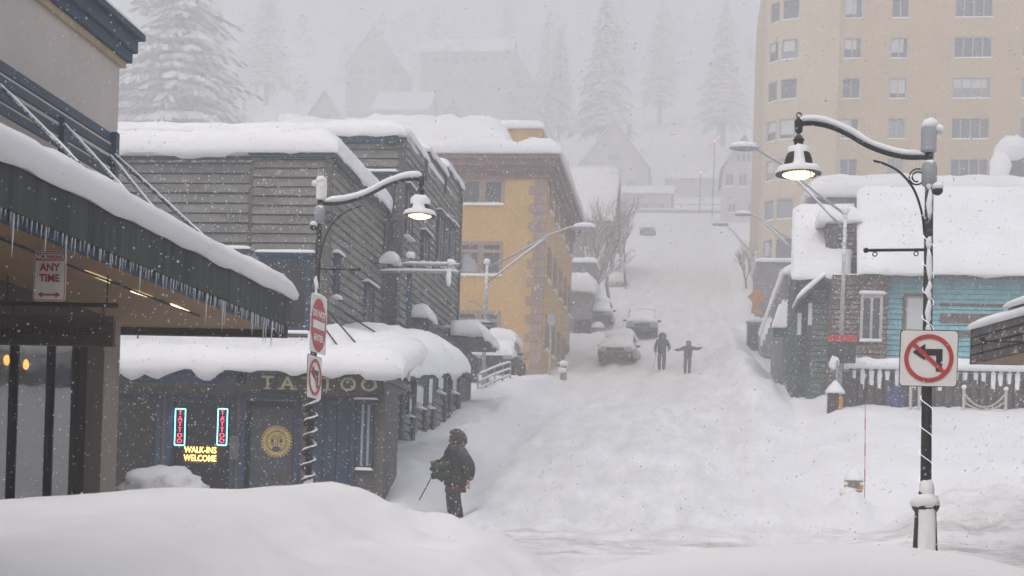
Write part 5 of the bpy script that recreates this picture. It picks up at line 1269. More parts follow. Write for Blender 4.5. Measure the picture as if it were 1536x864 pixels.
mk = thing('marker_rod', a-V((0, 0, .3)), 'thin red and white hydrant marker rod standing in the snow slope', 'marker')
for k in range(7):
    put('rod_section', MB().tube([a.lerp(c_, k/7)-V((0, 0, .3 if k == 0 else 0)), a.lerp(c_, (k+1)/7)], .011, 6), M_signr if k % 2 else M_framew, mk)
p = fr(845, 560, 62); t = thing('fire_hydrant', (p.x, 62, p.z-.4), 'small brownish snow-capped hydrant at the corner of the yellow building', 'hydrant')
put('barrel', MB().lathe((p.x, 62, p.z-.4), [(.15, 0), (.15, .5), (.2, .52), (.2, .58), (.13, .6), (.12, .75)], 12), M_cargold, t, True, angle=40)
put('cap_snow', MB().ball((p.x, 62, p.z+.42), .2, .2, .14, .2, 10, 8, 2).ball((p.x-.05, 61.9, p.z+.12), .22, .2, .12, .2, 10, 8, 3), SN, t, True)

# ------------------------------------------------------------------ near right canopy roof
RY = 20.0
c0 = fr(1457, 494, RY); cz0 = fr(1457, 546, RY).z; xE = c0.x
c1 = fl(1536, 528, cz0); dx = (c1.x-xE)/(c1.y-RY)
X2 = xE + dx*(4-RY)
rc = thing('canopy_building', (7, 12, 1), 'weathered wood canopy roof of a near building poking in at the right edge', 'building')
zt0 = c0.z
cn = put('canopy', MB().hexa([(xE+.06, RY, cz0+.03), (xE+9, RY, cz0+.03), (X2+9, 4, cz0+.03), (X2+.06, 4, cz0+.03), (xE+.06, RY, zt0), (xE+9, RY, zt0), (X2+9, 4, zt0), (X2+.06, 4, zt0)]), M_greywood, rc)
b = MB(); n = 4; h = (zt0-cz0)/n
for k in range(n):
    o = -.025*k*0; b.hexa([(xE, RY-.01, cz0+h*k+.012), (xE+.055, RY-.01, cz0+h*k+.012), (X2+.055, 4, cz0+h*k+.012), (X2, 4, cz0+h*k+.012), (xE+.02, RY-.01, cz0+h*(k+1)-.004), (xE+.055, RY-.01, cz0+h*(k+1)-.004), (X2+.055, 4, cz0+h*(k+1)-.004), (X2+.02, 4, cz0+h*(k+1)-.004)])
put('fascia', b, M_fence, cn)
put('fascia_end', MB().box(xE, xE+9, RY+.002, RY+.05, cz0, zt0), M_fence, cn)
put('soffit', MB().hexa([(xE+.06, RY-.02, cz0), (xE+9, RY-.02, cz0), (X2+9, 4, cz0), (X2+.06, 4, cz0), (xE+.06, RY-.02, cz0+.025), (xE+9, RY-.02, cz0+.025), (X2+9, 4, cz0+.025), (X2+.06, 4, cz0+.025)]), M_tan, cn)
# raised parapet step with snow
ys2 = 19.0; xx2 = xE+dx*(ys2-RY)
put('parapet', MB().hexa([(xx2+.02, ys2, zt0+.002), (xx2+.12, ys2, zt0+.002), (X2+.12, 4, zt0+.002), (X2+.02, 4, zt0+.002), (xx2+.02, ys2, zt0+.16), (xx2+.12, ys2, zt0+.16), (X2+.12, 4, zt0+.16), (X2+.02, 4, zt0+.16)]), M_fence, cn)
snow_on('canopy_snow', cn, (xE-.02, RY+.06, zt0+.01), (xE+9, RY+.06, zt0+.01), (X2+9, 4, zt0+.01), (X2+.12, 4, zt0+.01), .17, rnd=.3, edges=(1, 0, 1, 0), step=.3, seed=81, over=.03)
snow_on('parapet_snow', cn, (xx2-.01, ys2+.02, zt0+.16), (xx2+.16, ys2+.02, zt0+.16), (X2+.16, 4, zt0+.16), (X2-.01, 4, zt0+.16), .10, rnd=.09, step=.25, seed=83, over=.02)
put('side_wall', MB().box(xE+2.2, xE+9, 4, RY-.4, .2, cz0-.002), M_brown, rc)
p = fr(1478, 530, 18.6); lmp = put('wall_bracket', MB().tube([(xE+dx*(18.6-RY)-.002, 18.6, cz0+.14), (xE-.12, 18.6, cz0+.14), (xE-.12, 18.6, cz0-.03)], .012, 6).ball((xE-.12, 18.6, cz0+.17), .03), M_blackp, cn)

# ------------------------------------------------------------------ shed and house beyond the yellow building
def gable(C, w, d, hw, hr, label, wall, wins=True, front_gable=True, snow=.5, group=None, cat='house', name='house', over=.5, chimney=False):
    C = V(C); t = thing(name, C, label, cat, group); x, y, z = C; h2 = w/2
    if front_gable:
        put('wall', MB().box(x-h2, x+h2, y, y+d, z-12, z+hw).hexa([(x-h2, y, z+hw), (x+h2, y, z+hw), (x+h2, y+d, z+hw), (x-h2, y+d, z+hw), (x-.01, y, z+hw+hr), (x+.01, y, z+hw+hr), (x+.01, y+d, z+hw+hr), (x-.01, y+d, z+hw+hr)]), wall, t)
        k = 1+over/h2; zl = z+hw+hr-hr*k
        for s_ in (-1, 1):
            a = (x+s_*h2*k, y-over, zl); e = (x, y-over, z+hw+hr); up = V((0, 0, .18))
            P = [V(a), V(e), V((x, y+d+over, z+hw+hr)), V((x+s_*h2*k, y+d+over, zl))]
            r_ = put('roof', MB().hexa(P+[p+up for p in P]), M_greywall, t)
            put('roof_snow', snow_patch(MB(), P[0]+up, P[1]+up, P[2]+up, P[3]+up, snow, rnd=snow, edges=(1, 0, 1, 1), step=1.0, seed=x+s_, over=.1), SN, r_, True)
        zz = z+hw*.35
        if wins:
            for u in (-h2*.5, h2*.5): window(t, (x, y, 0), X, NF, u-.6, u+.6, zz, zz+1.5, -.02, .08, .14, M_framew, M_glassb, mv=(u,), snow=.15)
            for u in (-.75, 0, .75): window(t, (x, y, 0), X, NF, u-.33, u+.33, z+hw+hr*.12, z+hw+hr*.12+1.4, -.02, .08, .1, M_framew, M_glassb, snow=.12)
    else:
        put('wall', MB().box(x-h2, x+h2, y, y+d, z-12, z+hw), wall, t)
        up = V((0, 0, .18)); ym = y+d/2
        for s_ in (0, 1):
            P = [V((x-h2-over, y-over if not s_ else y+d+over, z+hw-.3)), V((x+h2+over, y-over if not s_ else y+d+over, z+hw-.3)), V((x+h2+over, ym, z+hw+hr)), V((x-h2-over, ym, z+hw+hr))]
            r_ = put('roof', MB().hexa(P+[p+up for p in P]), M_greywall, t)
            put('roof_snow', snow_patch(MB(), *[p+up for p in P], snow, rnd=snow, edges=(1, 1, 1, 0), step=1.0, seed=x+s_, over=.1), SN, r_, True)
        ge = MB()
        for s_ in (-1, 1): ge.add([(x+s_*(h2-.01), y, z+hw), (x+s_*(h2-.01), y+d, z+hw), (x+s_*(h2-.01), ym, z+hw+hr), (x+s_*(h2-.2), y, z+hw), (x+s_*(h2-.2), y+d, z+hw), (x+s_*(h2-.2), ym, z+hw+hr)], [(0, 1, 2), (3, 4, 5)])
        put('gable_wall', ge, wall, t)
        if wins:
            n = max(2, int(w/2.6))
            for i in range(n):
                u = -h2+w*(i+.5)/n; window(t, (x, y, 0), X, NF, u-.55, u+.55, z+hw*.3, z+hw*.3+1.5, -.02, .08, .14, M_framew, M_glassb, mv=(u,), snow=.15)
    if wins and hw > 8:
        n = max(3, int(w/2.2))
        for i in range(n):
            u = -h2+w*(i+.5)/n; window(t, (x, y, 0), X, NF, u-.65, u+.65, z+hw-3.0, z+hw-1.0, -.02, .08, .16, M_framew, M_glassd, mv=(u,), snow=.3)
    if chimney: put('chimney', MB().box(x+h2*.3, x+h2*.3+.8, y+d*.5, y+d*.5+.8, z+hw, z+hw+hr+1.3), M_greywall, t)
    return t
A = fr(857, 405, 86); B_ = fr(890, 405, 86)
sh = thing('dark_shed', ((A.x+B_.x)/2, 88, 11), 'dark grey shed under a thick bulging snow cap beyond the yellow building', 'shed')
sz = fr(880, 440, 86).z
put('wall', MB().box(A.x-.6, B_.x, 86, 90, 10, sz).box(B_.x+.002, B_.x+.6, 86.3, 90, 10, fr(880, 490, 86).z), M_greywall, sh)
put('doorway', MB().box(A.x+.3, A.x+1.3, 85.95, 85.998, 10, sz-1.6), M_cardark, sh)
snow_on('roof_snow', sh, (A.x-.7, 85.8, sz+.2), (B_.x+.15, 85.8, sz), (B_.x+.15, 90, sz+.5), (A.x-.7, 90, sz+.5), 1.15, rnd=.8, step=.3, seed=91, over=.08)
snow_on('lower_snow', sh, (B_.x-.02, 86.2, fr(880, 490, 86).z), (B_.x+.7, 86.2, fr(880, 490, 86).z), (B_.x+.7, 90, fr(880, 490, 86).z), (B_.x-.02, 90, fr(880, 490, 86).z), .4, step=.2, seed=92)
put('upper_box', MB().box(A.x-.6, B_.x-.2, 90.5, 93, 10, fr(880, 400, 92).z), M_greywall, sh)
snow_on('upper_snow', sh, (A.x-.6, 90.4, fr(880, 400, 92).z), (B_.x-.1, 90.4, fr(880, 400, 92).z), (B_.x-.1, 93, fr(880, 400, 92).z), (A.x-.6, 93, fr(880, 400, 92).z), .35, step=.3, seed=93)
A = fr(835, 330, 112); B_ = fr(911, 330, 112); tz_ = fr(880, 252, 118).z
t = gable(((A.x+B_.x)/2-4, 112, A.z-3.2), (B_.x-A.x)+8, 12, 3.2, tz_-A.z-.5, 'wide house showing one big white snow-covered roof slope behind the yellow building', M_greywall, True, False, .55)

# ------------------------------------------------------------------ houses up the hillside
def hg(pxl, pxr, p_e, p_r, yy, label, wall, **k):
    k_ = far(yy)/yy; yy = far(yy)
    a = fr(pxl, p_e, yy); e = fr(pxr, p_e, yy); r = fr((pxl+pxr)/2, p_r, yy)
    hwall = k.pop('hwall', 4.5)*k_; z = (a.z+e.z)/2
    return gable(((a.x+e.x)/2, yy, z-hwall), e.x-a.x, k.pop('d', 10)*k_, hwall, r.z-z, label, wall, **k)
hg(452, 520, 190, 138, 180, 'pale gabled house front with three small attic windows above the clapboard roof', M_palewall)
hg(382, 452, 187, 147, 182, 'pale house wing with a broad snowy roof left of the three-window gable', M_palewall, front_gable=False)
hg(652, 710, 186, 152, 196, 'small faint gabled house above the yellow building roof', M_palewall)
hg(783, 850, 240, 184, 178, 'grey gabled house with steep snowy eaves right of the yellow building penthouse', M_midwall)
hg(868, 972, 250, 183, 188, 'broad gabled house centred above the head of the street', M_palewall, chimney=True)
hg(520, 600, 96, 40, 232, 'faint large gabled house high on the hill, upper left', M_midwall, hwall=7)
hg(632, 765, 78, 48, 236, 'faint long house with a row of upper windows high on the hill', M_midwall, hwall=9, front_gable=False)
hg(745, 800, 120, 80, 240, 'faint narrow house beside the long house high on the hill', M_midwall, hwall=8)
hg(560, 640, 165, 128, 222, 'faint house half lost in snowfall below the high gabled house', M_palewall, hwall=7, front_gable=False)
hg(910, 1005, 290, 270, 172, 'low snow-roofed building across the head of the street', M_palewall, hwall=3.2, front_gable=False)
hg(1000, 1100, 268, 240, 200, 'faint low house on the right above the street head', M_midwall, hwall=5, front_gable=False)
hg(1085, 1145, 250, 205, 160, 'faint pale house beside the tower at the street head', M_palewall, hwall=8)
# retaining wall with rail at the head of the street
WY = far(171); a, e = fr(940, 318, WY), fr(1115, 318, WY)
rw = thing('retaining_wall', (a+e)/2, 'dark low wall with railing across the top of the snowy street', 'wall')
put('wall', MB().box(a.x-4, e.x+6, WY, WY+.6, a.z-4, a.z+.4), M_greywall, rw)
snow_on('wall_snow', rw, (a.x-4, WY-.1, a.z+.4), (e.x+6, WY-.1, a.z+.4), (e.x+6, WY+.7, a.z+.4), (a.x-4, WY+.7, a.z+.4), .3, step=.8)
put('rail', MB().tube([(a.x-4, WY+.3, a.z+1.4), (e.x+6, WY+.3, a.z+1.4)], .07, 6), M_cardark, rw)
# distant signal lights
for px_, py_, yy, pb, lab in ((1072, 211, 165, 300, 'tiny orange signal light high on a faint pole above the street head'), (1051, 258, 168, 310, 'tiny orange signal light low on a faint pole above the street head')):
    yy = far(yy); p = fr(px_, py_, yy); t = thing('signal_light', (p.x, yy, fr(px_, pb, yy).z-3), lab, 'signal light', 'orange signal lights')
    put('pole', MB().tube([(p.x, yy, fr(px_, pb, yy).z-3), (p.x, yy, p.z-.2)], .09, 6), M_cardark, t)
    put('lens', MB().ball((p.x, yy-.1, p.z), .2, .15, .2, 0, 10, 8), E_far, t, True)
    put('hood', MB().box(p.x-.3, p.x+.3, yy-.1, yy+.25, p.z+.2, p.z+.32), M_cardark, t)

# ------------------------------------------------------------------ trees
def conifer_mesh(seed, H=20., W=4.6):
    rr = random.Random(seed); mb = MB(); z = H*.07
    while z < H*.985:
        f = 1-z/H; rad = W*(f**.85)*rr.uniform(.8, 1.1)+.12; n = max(5, int(6+9*f))
        for k in range(n):
            q = 2*math.pi*(k+rr.random())/n; L = rad*rr.uniform(.6, 1.12); d = V((math.cos(q), math.sin(q), 0)); sdv = V((-d.y, d.x, 0))
            drop = rr.uniform(.28, .5)*L
            seg = max(2, int(L/.5)); pv = None
            for i in range(seg):
                t0 = i/seg; t1 = (i+1.25)/seg
                for sgn in (-1, 1, 0):
                    w = (.26*L*(1-t0*.7)+.12)*rr.uniform(.4, 1.25)
                    a = d*(L*t0)+V((0, 0, z-drop*t0**1.5+.1)); e = d*(L*t1)+sdv*(w*sgn)+V((0, 0, z-drop*t1**1.6-.45*w*abs(sgn)-.3*rr.random()+.1))
                    m_ = a.lerp(e, .6)+sdv*(.18*w*(1 if sgn >= 0 else -1))+V((0, 0, .08+.1*rr.random())); m2 = a.lerp(e, .6)-sdv*(.22*w*(1 if sgn >= 0 else -1))-V((0, 0, .14))
                    mb.add([a, m_, e, m2], [(0, 1, 2), (0, 2, 3)])
        z += H*.021*(1+f*.9)
    return mb
def mesh_of(name, mb, mat):
    me = bpy.data.meshes.new(name); me.from_pydata([tuple(p) for p in mb.v], [], mb.f); me.materials.append(mat); return me
crowns = [mesh_of('crown', conifer_mesh(1), M_conifer), mesh_of('crown', conifer_mesh(2, 20, 4.0), M_conifer), mesh_of('crown', conifer_mesh(3, 20, 3.4), M_conifer)]
trunk_me = mesh_of('trunk', MB().tube([(0, 0, -3), (0, 0, 4), (0, 0, 19)], [.38, .28, .04], 8), M_bark)
trees = [  # px, base py, yy, height m, width factor, crown, label
 (265, 215, 150, 29, 1.55, 0, 'massive snow-laden spruce above the left clapboard roof'),
 (905, 200, 205, 22, 1.15, 1, 'tall snow-laden spruce behind the broad gabled house'),
 (838, 195, 200, 15, 1.0, 1, 'shorter spruce just left of the tall central spruce'),
 (820, 150, 245, 17, 1.0, 2, 'faint spruce high on the hill, left of the tall central spruce'),
 (990, 160, 250, 21, 1.1, 2, 'faint spruce high on the hill, right of the tall central spruce'),
 (1085, 190, 225, 20, 1.1, 0, 'faint broad spruce beside the tower at the street head'),
 (760, 90, 268, 14, 1.0, 2, 'faint spruce above the narrow hill house'),
 (365, 200, 165, 5.5, .55, 2, 'small snow-crusted spruce at the left end of the pale house wing'),
 (400, 130, 225, 20, 1.2, 1, 'faint spruce right of the massive left spruce'),
 (930, 110, 275, 16, 1.0, 0, 'faintest spruce at the hill top above the central spruce'),]
for px_, py_, yy, h, wf, ci, lab in trees:
    h *= far(yy)/yy; yy = far(yy)
    p = fr(px_, py_, yy); t = thing('spruce_tree', p, lab, 'tree', 'spruce trees on the hillside')
    for nm, me in (('trunk', trunk_me), ('crown', crowns[ci])):
        o = bpy.data.objects.new(nm, me); COL.objects.link(o); o.parent = t; o.scale = (h/20*wf, h/20*wf, h/20); o.rotation_euler.z = px_*.37
def far_wood():
    rr = random.Random(77); mb = MB()
    for k in range(90):
        y = rr.uniform(275, 560); x = rr.uniform(-.52, .34)*y; h = rr.uniform(12, 25); w = h*rr.uniform(.14, .24); z0 = gz(x, y, False)-.5
        conif = rr.random() < .7
        if -28 < x < 9 and y < 320: continue
        n = 150
        for i in range(n):
            f_ = rr.random()**.8 if conif else rr.uniform(.25, 1); q = rr.uniform(0, 6.283)
            r_ = (w*(1-f_)**.8 if conif else w*1.5*math.sin(math.pi*min(.98, f_))**.6)*rr.random()**.4; c_ = V((x+r_*math.cos(q), y+r_*math.sin(q), z0+h*f_))
            L_ = rr.uniform(.65, 1.5); d1 = V((math.cos(q), math.sin(q), -.5 if conif else rr.uniform(-.3, .8)))*L_; d2 = V((-math.sin(q), math.cos(q), -.15))*L_*.6
            mb.add([c_-d2, c_+d1*.5+V((0, 0, .2)), c_+d2, c_+d1], [(0, 1, 3), (1, 2, 3)])
    solo('hillside_wood', mb, M_conifer, 'snow-laden wood covering the far hillside, nearly lost in the snowfall', 'wood', kind='stuff', origin=(0, 250, 60))
far_wood()
def bare_tree(C, H, seed, label, spread=.55):
    rr = random.Random(seed); t = thing('bare_tree', C, label, 'tree', 'bare trees beyond the dark shed'); tr = MB(); br = MB(); sn = MB()
    def grow(p, d, L, r, dep):
        q = p+d*L; m_ = p.lerp(q, .5)+V((rr.uniform(-1, 1), rr.uniform(-1, 1), 0))*L*.06
        (tr if dep == 0 else br).tube([p, m_, q], [r, r*.85, r*.65], 5 if dep < 2 else 3)
        if dep >= 5 or r < .005: return
        for k in range(rr.choice((3, 3, 4)) if dep < 4 else 2):
            nd = (d + V((rr.uniform(-1, 1), rr.uniform(-1, 1), rr.uniform(-.1, .6)))*spread).normalized()
            grow(p.lerp(q, rr.uniform(.6, 1)), nd, L*rr.uniform(.6, .85), r*.62, dep+1)
    grow(V(C), V((rr.uniform(-.1, .1), 0, 1)).normalized(), H*.26, H*.014, 0)
    put('trunk', tr, M_bark, t, True); put('branches', br, M_twig, t)
for i, (px_, py_, yy, h, lab) in enumerate(((893, 470, 92, 9.5, 'bare bushy tree right behind the dark shed'), (915, 440, 100, 9.5, 'tall bare tree between dark shed and street'), (940, 430, 108, 8, 'bare tree leaning over the left street edge'), (880, 420, 104, 10, 'bare tree in front of the big white roof slope'), (905, 400, 118, 9, 'bare tree half veiled by snowfall beyond the dark shed'), (930, 395, 125, 9, 'faint bare tree up the left side of the street'), (1118, 440, 105, 6, 'small bare tree at the foot of the tower, right of the street'))):
    p = fr(px_, py_, yy); p.z = min(p.z, gz(p.x, yy, False)+.2)-.3; bare_tree(p, h, 30+i, lab)
p = fr(940, 425, 110); t = thing('snowy_hedge', (p.x-.8, 110, p.z-1.6), 'snow-topped grey garden box at the left street edge halfway up', 'shrub')
put('leaves', MB().ball((p.x-.8, 110, p.z-.4), 1.0, 1.2, 1.0, .3, 14, 10, 3), M_twig, t); put('hedge_snow', MB().ball((p.x-.8, 110, p.z+.25), 1.1, 1.3, .6, .2, 14, 10, 4), SN, t, True)

# ------------------------------------------------------------------ people
def skin_mesh(verts, edges, radii, mat, name, parent, T, sub=2):
    me = bpy.data.meshes.new('sk'); me.from_pydata([tuple(v) for v in verts], edges, [])
    o = bpy.data.objects.new('sk', me); COL.objects.link(o)
    sk = o.modifiers.new('s', 'SKIN'); sk.use_smooth_shade = True
    for i, sv in enumerate(me.skin_vertices[0].data):
        r = radii[i]; sv.radius = r if isinstance(r, tuple) else (r, r); sv.use_root = (i == 0)
    if sub: m_ = o.modifiers.new('u', 'SUBSURF'); m_.levels = sub; m_.render_levels = sub
    bpy.context.view_layer.update()
    ev = bpy.data.meshes.new_from_object(o.evaluated_get(bpy.context.evaluated_depsgraph_get()))
    mb = MB(); mb.add([T(v.co) for v in ev.vertices], [tuple(p.vertices) for p in ev.polygons])
    bpy.data.objects.remove(o); bpy.data.meshes.remove(me); bpy.data.meshes.remove(ev)
    return put(name, mb, mat, parent, True)
def chain(pts, rad, base=None):
    return pts, rad
def person(C, H, yaw, label, handL, handR, elbL, elbR, footL, footR, jm, tm, hoodm, lean=0., group=None, jl=.40, hood='fur', kneeL=None, kneeR=None, blouse=None, bulk=1.12):
    """local frame: x = the person's left... seen from the front, y = forward, z up; all lengths as fractions of the height"""
    C = V(C); t = thing('person', C, label, 'person', group)
    cs, sn = math.cos(yaw), math.sin(yaw)
    def T(v): v = V(v)*H; v.y += v.z*lean; return C+V((v.x*cs-v.y*sn, v.x*sn+v.y*cs, v.z))
    hip = .075; sh = .125
    kL = kneeL or ((footL[0]+hip)/2, (footL[1])/2+.03, .27); kR = kneeR or ((footR[0]-hip)/2, (footR[1])/2+.03, .27)
    V_ = []; E_ = []; Rd = []
    def ad(p, r, frm=None):
        V_.append(p); Rd.append(r)
        if frm is not None: E_.append((frm, len(V_)-1))
        return len(V_)-1
    pel = ad((0, 0, .53), (.075, .06)); wai = ad((0, 0, .62), (.07, .055), pel); che = ad((0, .005, .75), (.085, .062), wai); nk = ad((0, .0, .835), .032, che); hd = ad((0, .012, .875), .05, nk); hd2 = ad((0, .015, .93), .058, hd); ad((0, .005, .975), .04, hd2)
    for sx, el, ha in ((1, elbL, handL), (-1, elbR, handR)):
        s_ = ad((sx*sh, 0, .805), .036, che); e = ad(el, .026, s_); w = ad(ha, .019, e)
        d = (V(ha)-V(el)).normalized(); pm = ad(tuple(V(ha)+d*.035), (.022, .014), w)
    for sx, kn, ft in ((1, kL, footL), (-1, kR, footR)):
        h_ = ad((sx*hip*.75, 0, .49), .055, pel); k = ad(kn, .038, h_); a = ad((ft[0], ft[1]-.005, ft[2]+.045), .025, k)
    skin_mesh(V_, E_, Rd, M_skin, 'body', t, T)
    # five bent fingers on each hand
    for sx, el, ha in ((1, elbL, handL), (-1, elbR, handR)):
        d = (V(ha)-V(el)).normalized(); side = d.cross(V((0, 0, 1)));
        if side.length < .1: side = V((1, 0, 0))
        side.normalize(); up = side.cross(d).normalized(); fb_ = MB()
        for k, (o, L) in enumerate(((-.015, .030), (-.005, .036), (.005, .034), (.014, .026))):
            b0 = V(ha)+d*.045+side*o; b1 = b0+d*L*.5-up*.006; b2 = b1+d*L*.3-up*.018; fb_.tube([T(b0), T(b1), T(b2)], [.0062*H, .0058*H, .0045*H], 6)
        b0 = V(ha)+d*.022+side*.018; fb_.tube([T(b0), T(b0+side*.014+d*.012), T(b0+side*.014+d*.028-up*.008)], [.0068*H, .006*H, .0045*H], 6)
        put('fingers', fb_, M_skin, t, True)
    # face
    fc_ = MB().tube([T((0, .062, .925)), T((0, .080, .908)), T((0, .066, .903))], [.006*H, .010*H, .006*H], 6)
    put('nose', fc_, M_skin, t, True)
    for sx in (-1, 1): put('eye', MB().ball(T((sx*.021, .066, .932)), .007*H, None, None, 0, 8, 6), M_blackp, t, True)
    put('mouth', MB().tube([T((-.018, .066, .888)), T((0, .071, .886)), T((.018, .066, .888))], .004*H, 6), M_signr, t, True)
    # trousers, boots
    tv = []; te = []; tr_ = []
    def at(p, r, f=None):
        tv.append(p); tr_.append(r)
        if f is not None: te.append((f, len(tv)-1))
        return len(tv)-1
    r0 = at((0, 0, .53), (.085, .07))
    for sx, kn, ft in ((1, kL, footL), (-1, kR, footR)):
        h_ = at((sx*hip*.8, 0, .48), .064, r0); k = at(kn, .056, h_); at((ft[0], ft[1]-.005, ft[2]+.05), .048, k)
    skin_mesh(tv, te, tr_, tm, 'trousers', t, T)
    for ft in (footL, footR):
        put('boot', MB().tube([T((ft[0], ft[1]-.045, ft[2]+.022)), T((ft[0], ft[1], ft[2]+.03)), T((ft[0], ft[1]+.05, ft[2]+.022)), T((ft[0], ft[1]+.09, ft[2]+.014))], [.026*H, .034*H, .028*H, .016*H], 10).tube([T((ft[0], ft[1]-.01, ft[2]+.02)), T((ft[0], ft[1]-.01, ft[2]+.085))], [.034*H, .036*H], 10), M_boot, t, True)
    # jacket
    jv = []; je = []; jr = []
    def aj(p, r, f=None):
        jv.append(p); jr.append(r)
        if f is not None: je.append((f, len(jv)-1))
        return len(jv)-1
    k_ = bulk; b0 = aj((0, 0, .64), (.115*k_, .09*k_)); b1 = aj((0, 0, jl+.06), (.118*k_, .095*k_), b0); aj((0, 0, jl), (.122*k_, .10*k_), b1); c_ = aj((0, .0, .765), (.118*k_, .088*k_), b0); aj((0, 0, .835), (.06, .05), c_)
    for sx, el, ha in ((1, elbL, handL), (-1, elbR, handR)):
        s_ = aj((sx*sh*.98, 0, .80), .056*k_, c_); e = aj(el, .047*k_, s_); aj(tuple(V(el).lerp(V(ha), .93)), .036*k_, e)
    skin_mesh(jv, je, jr, jm, 'jacket', t, T)
    if blouse: put('tunic_hem', MB().tube([T((0, 0, jl-.06)), T((0, 0, jl-.02)), T((0, 0, jl+.03))], [.125*H, .125*H, .115*H], 16), blouse, t, True)
    # hood / hair framing the face
    hb = MB(); rr = random.Random(int(C.y*10)); n = 220 if hood == 'fur' else 60
    hk = (1.36 if bulk > 1.4 else 1.2) if hood == 'fur' else 1.0
    put('hood', MB().ball(T((0, -.024*hk, .925)), .078*H*hk, .072*H*hk, .082*H*hk, .12, 16, 12, 2, 5), hoodm, t, True)
    for k in range(n):
        u = rr.uniform(-1, 1); q = rr.uniform(0, 2*math.pi); w = math.sqrt(1-u*u); d = V((w*math.cos(q), w*math.sin(q), u))
        if d.y > .45 and abs(d.x) < .75 and -.8 < d.z < .62: continue
        p = V((0, -.012, .928))+V((d.x*.078, d.y*.07, d.z*.08))*hk; hb.ball(T(p), .018*H, .018*H, .018*H, .4, 6, 5, k)
    put('hood_trim', hb, hoodm, t, True)
    return t, T
# woman with the bag walking in the foreground
PY = 29.0; p = fr(683, 779, PY)
pw, TT = person((p.x, PY, p.z), 1.78, R(118), 'person in black quilted coat and brown fur hood carrying a green bag past the shops', (.13, .21, .655), (-.22, -.08, .43), (.21, .06, .62), (-.245, -.10, .61), (.05, .035, 0), (-.05, -.03, 0), M_jacket, M_trouser, M_fur, jl=.37, blouse=M_blouse, lean=.03, bulk=1.52)
# bag in the crook of the arm, reaching toward picture left
hd_ = fr(663, 706, PY-.25)
bg = thing('shoulder_bag', hd_-V((0, 0, .25)), 'dark green bulging bag carried at the side of the fur-hooded person', 'bag')
put('sack', MB().ball(hd_, .25, .17, .19, .55, 22, 14, 5, 2.2), M_bag, bg, True)
put('strap', MB().tube([hd_+V((-.10, 0, .14)), hd_+V((0, -.05, .26)), hd_+V((.12, 0, .34)), hd_+V((.2, .1, .5))], .018, 6), M_blackp, bg, True)
a, c_ = fr(647, 716, PY-.3), fr(638, 733, PY-.35)
solo('walking_stick', MB().tube([a+V((.25, .1, .12)), a, c_, c_+(c_-a)*1.0], .012, 8), M_blackp, 'thin dark stick sticking out below the green bag', 'stick', smooth=True)
# couple on the hill
p = fr(992, 555, 72); p.z = gz(p.x, 72)-.02
person((p.x, 72, p.z), 1.82, R(180), 'taller person in navy parka with furry hood walking with a pole up the street', (.17, .04, .47), (-.19, .10, .55), (.185, -.02, .62), (-.20, 0, .63), (.06, 0, 0), (-.06, .02, 0), M_navy, M_slate, M_fur, jl=.42)
a = fr(985, 527, 71.8); solo('hiking_pole', MB().tube([a, V((a.x-.15, 71.7, p.z))], .014, 6).ball(a, .03), M_galv, 'thin ski pole held by the taller person of the couple', 'pole')
p = fr(1031, 558, 71.2); p.z = gz(p.x, 71.2)-.02
person((p.x, 71.2, p.z), 1.62, R(172), 'shorter person in slate jacket holding both arms out wide on the snowy street', (.40, .05, .73), (-.42, .0, .80), (.25, .02, .73), (-.27, 0, .76), (.07, .0, 0), (-.06, .02, 0), M_slate, M_jeans, M_boot, jl=.50, hood='cap')

# ------------------------------------------------------------------ unseen building added behind the viewpoint to shade the near snow bank
nb = thing('shading_building', (0, -8, 0), 'unseen building with a roof, added behind the viewpoint to shade the near snow bank', 'building')
put('wall', MB().box(-24, 26, -20, -8, -1, 9), M_greywall, nb)
put('shading_roof', MB().box(-24, 26, -7.998, 2.4, 4.3, 4.6), M_greywood, nb)
for q_ in (-12, -4, 4, 12): put('window', MB().box(q_-1.2, q_+1.2, -7.96, -7.9, .6, 2.8), M_glassd, nb)

# ------------------------------------------------------------------ falling snow and haze
rng = np.random.default_rng(11)
def flakes(n, y0, y1, r0, r1, power):
    y = (y0**power + (y1**power-y0**power)*rng.random(n))**(1/power)
    a = rng.uniform(-.62, .42, n); b_ = rng.uniform(-.08, .46, n)
    x = y*a; z = EYE + y*b_
    r = rng.uniform(r0, r1, n)
    c = np.stack([x, y, z], 1)
    d = rng.normal(size=(n, 4, 3)); tet = np.array([[1, 1, 1], [1, -1, -1], [-1, 1, -1], [-1, -1, 1]])/1.7
    v = tet[None]*np.array([1, 1, 1.25]) + .35*d
    return (c[:, None, :] + v*r[:, None, None])
parts = [flakes(6000, 5, 14, .0026, .0046, 2.6), flakes(100000, 10, 45, .0048, .0098, 2.4), flakes(80000, 40, 110, .009, .018, 2.2)]
v = np.concatenate(parts).reshape(-1, 3); n = len(v)//4
f = (np.array([[0, 1, 2], [0, 3, 1], [0, 2, 3], [1, 3, 2]])[None] + (np.arange(n)*4)[:, None, None]).reshape(-1, 3)
me = bpy.data.meshes.new('falling_snow'); me.vertices.add(len(v)); me.vertices.foreach_set('co', v.ravel().astype(np.float32))
me.loops.add(len(f)*3); me.loops.foreach_set('vertex_index', f.ravel().astype(np.int32)); me.polygons.add(len(f)); me.polygons.foreach_set('loop_start', np.arange(0, len(f)*3, 3, dtype=np.int32)); me.update(); me.validate()
fm, nt, bs = _nt('snowflake'); bs.inputs['Base Color'].default_value = (.92, .93, .95, 1); bs.inputs['Roughness'].default_value = 1; bs.inputs['Specular IOR Level'].default_value = 0
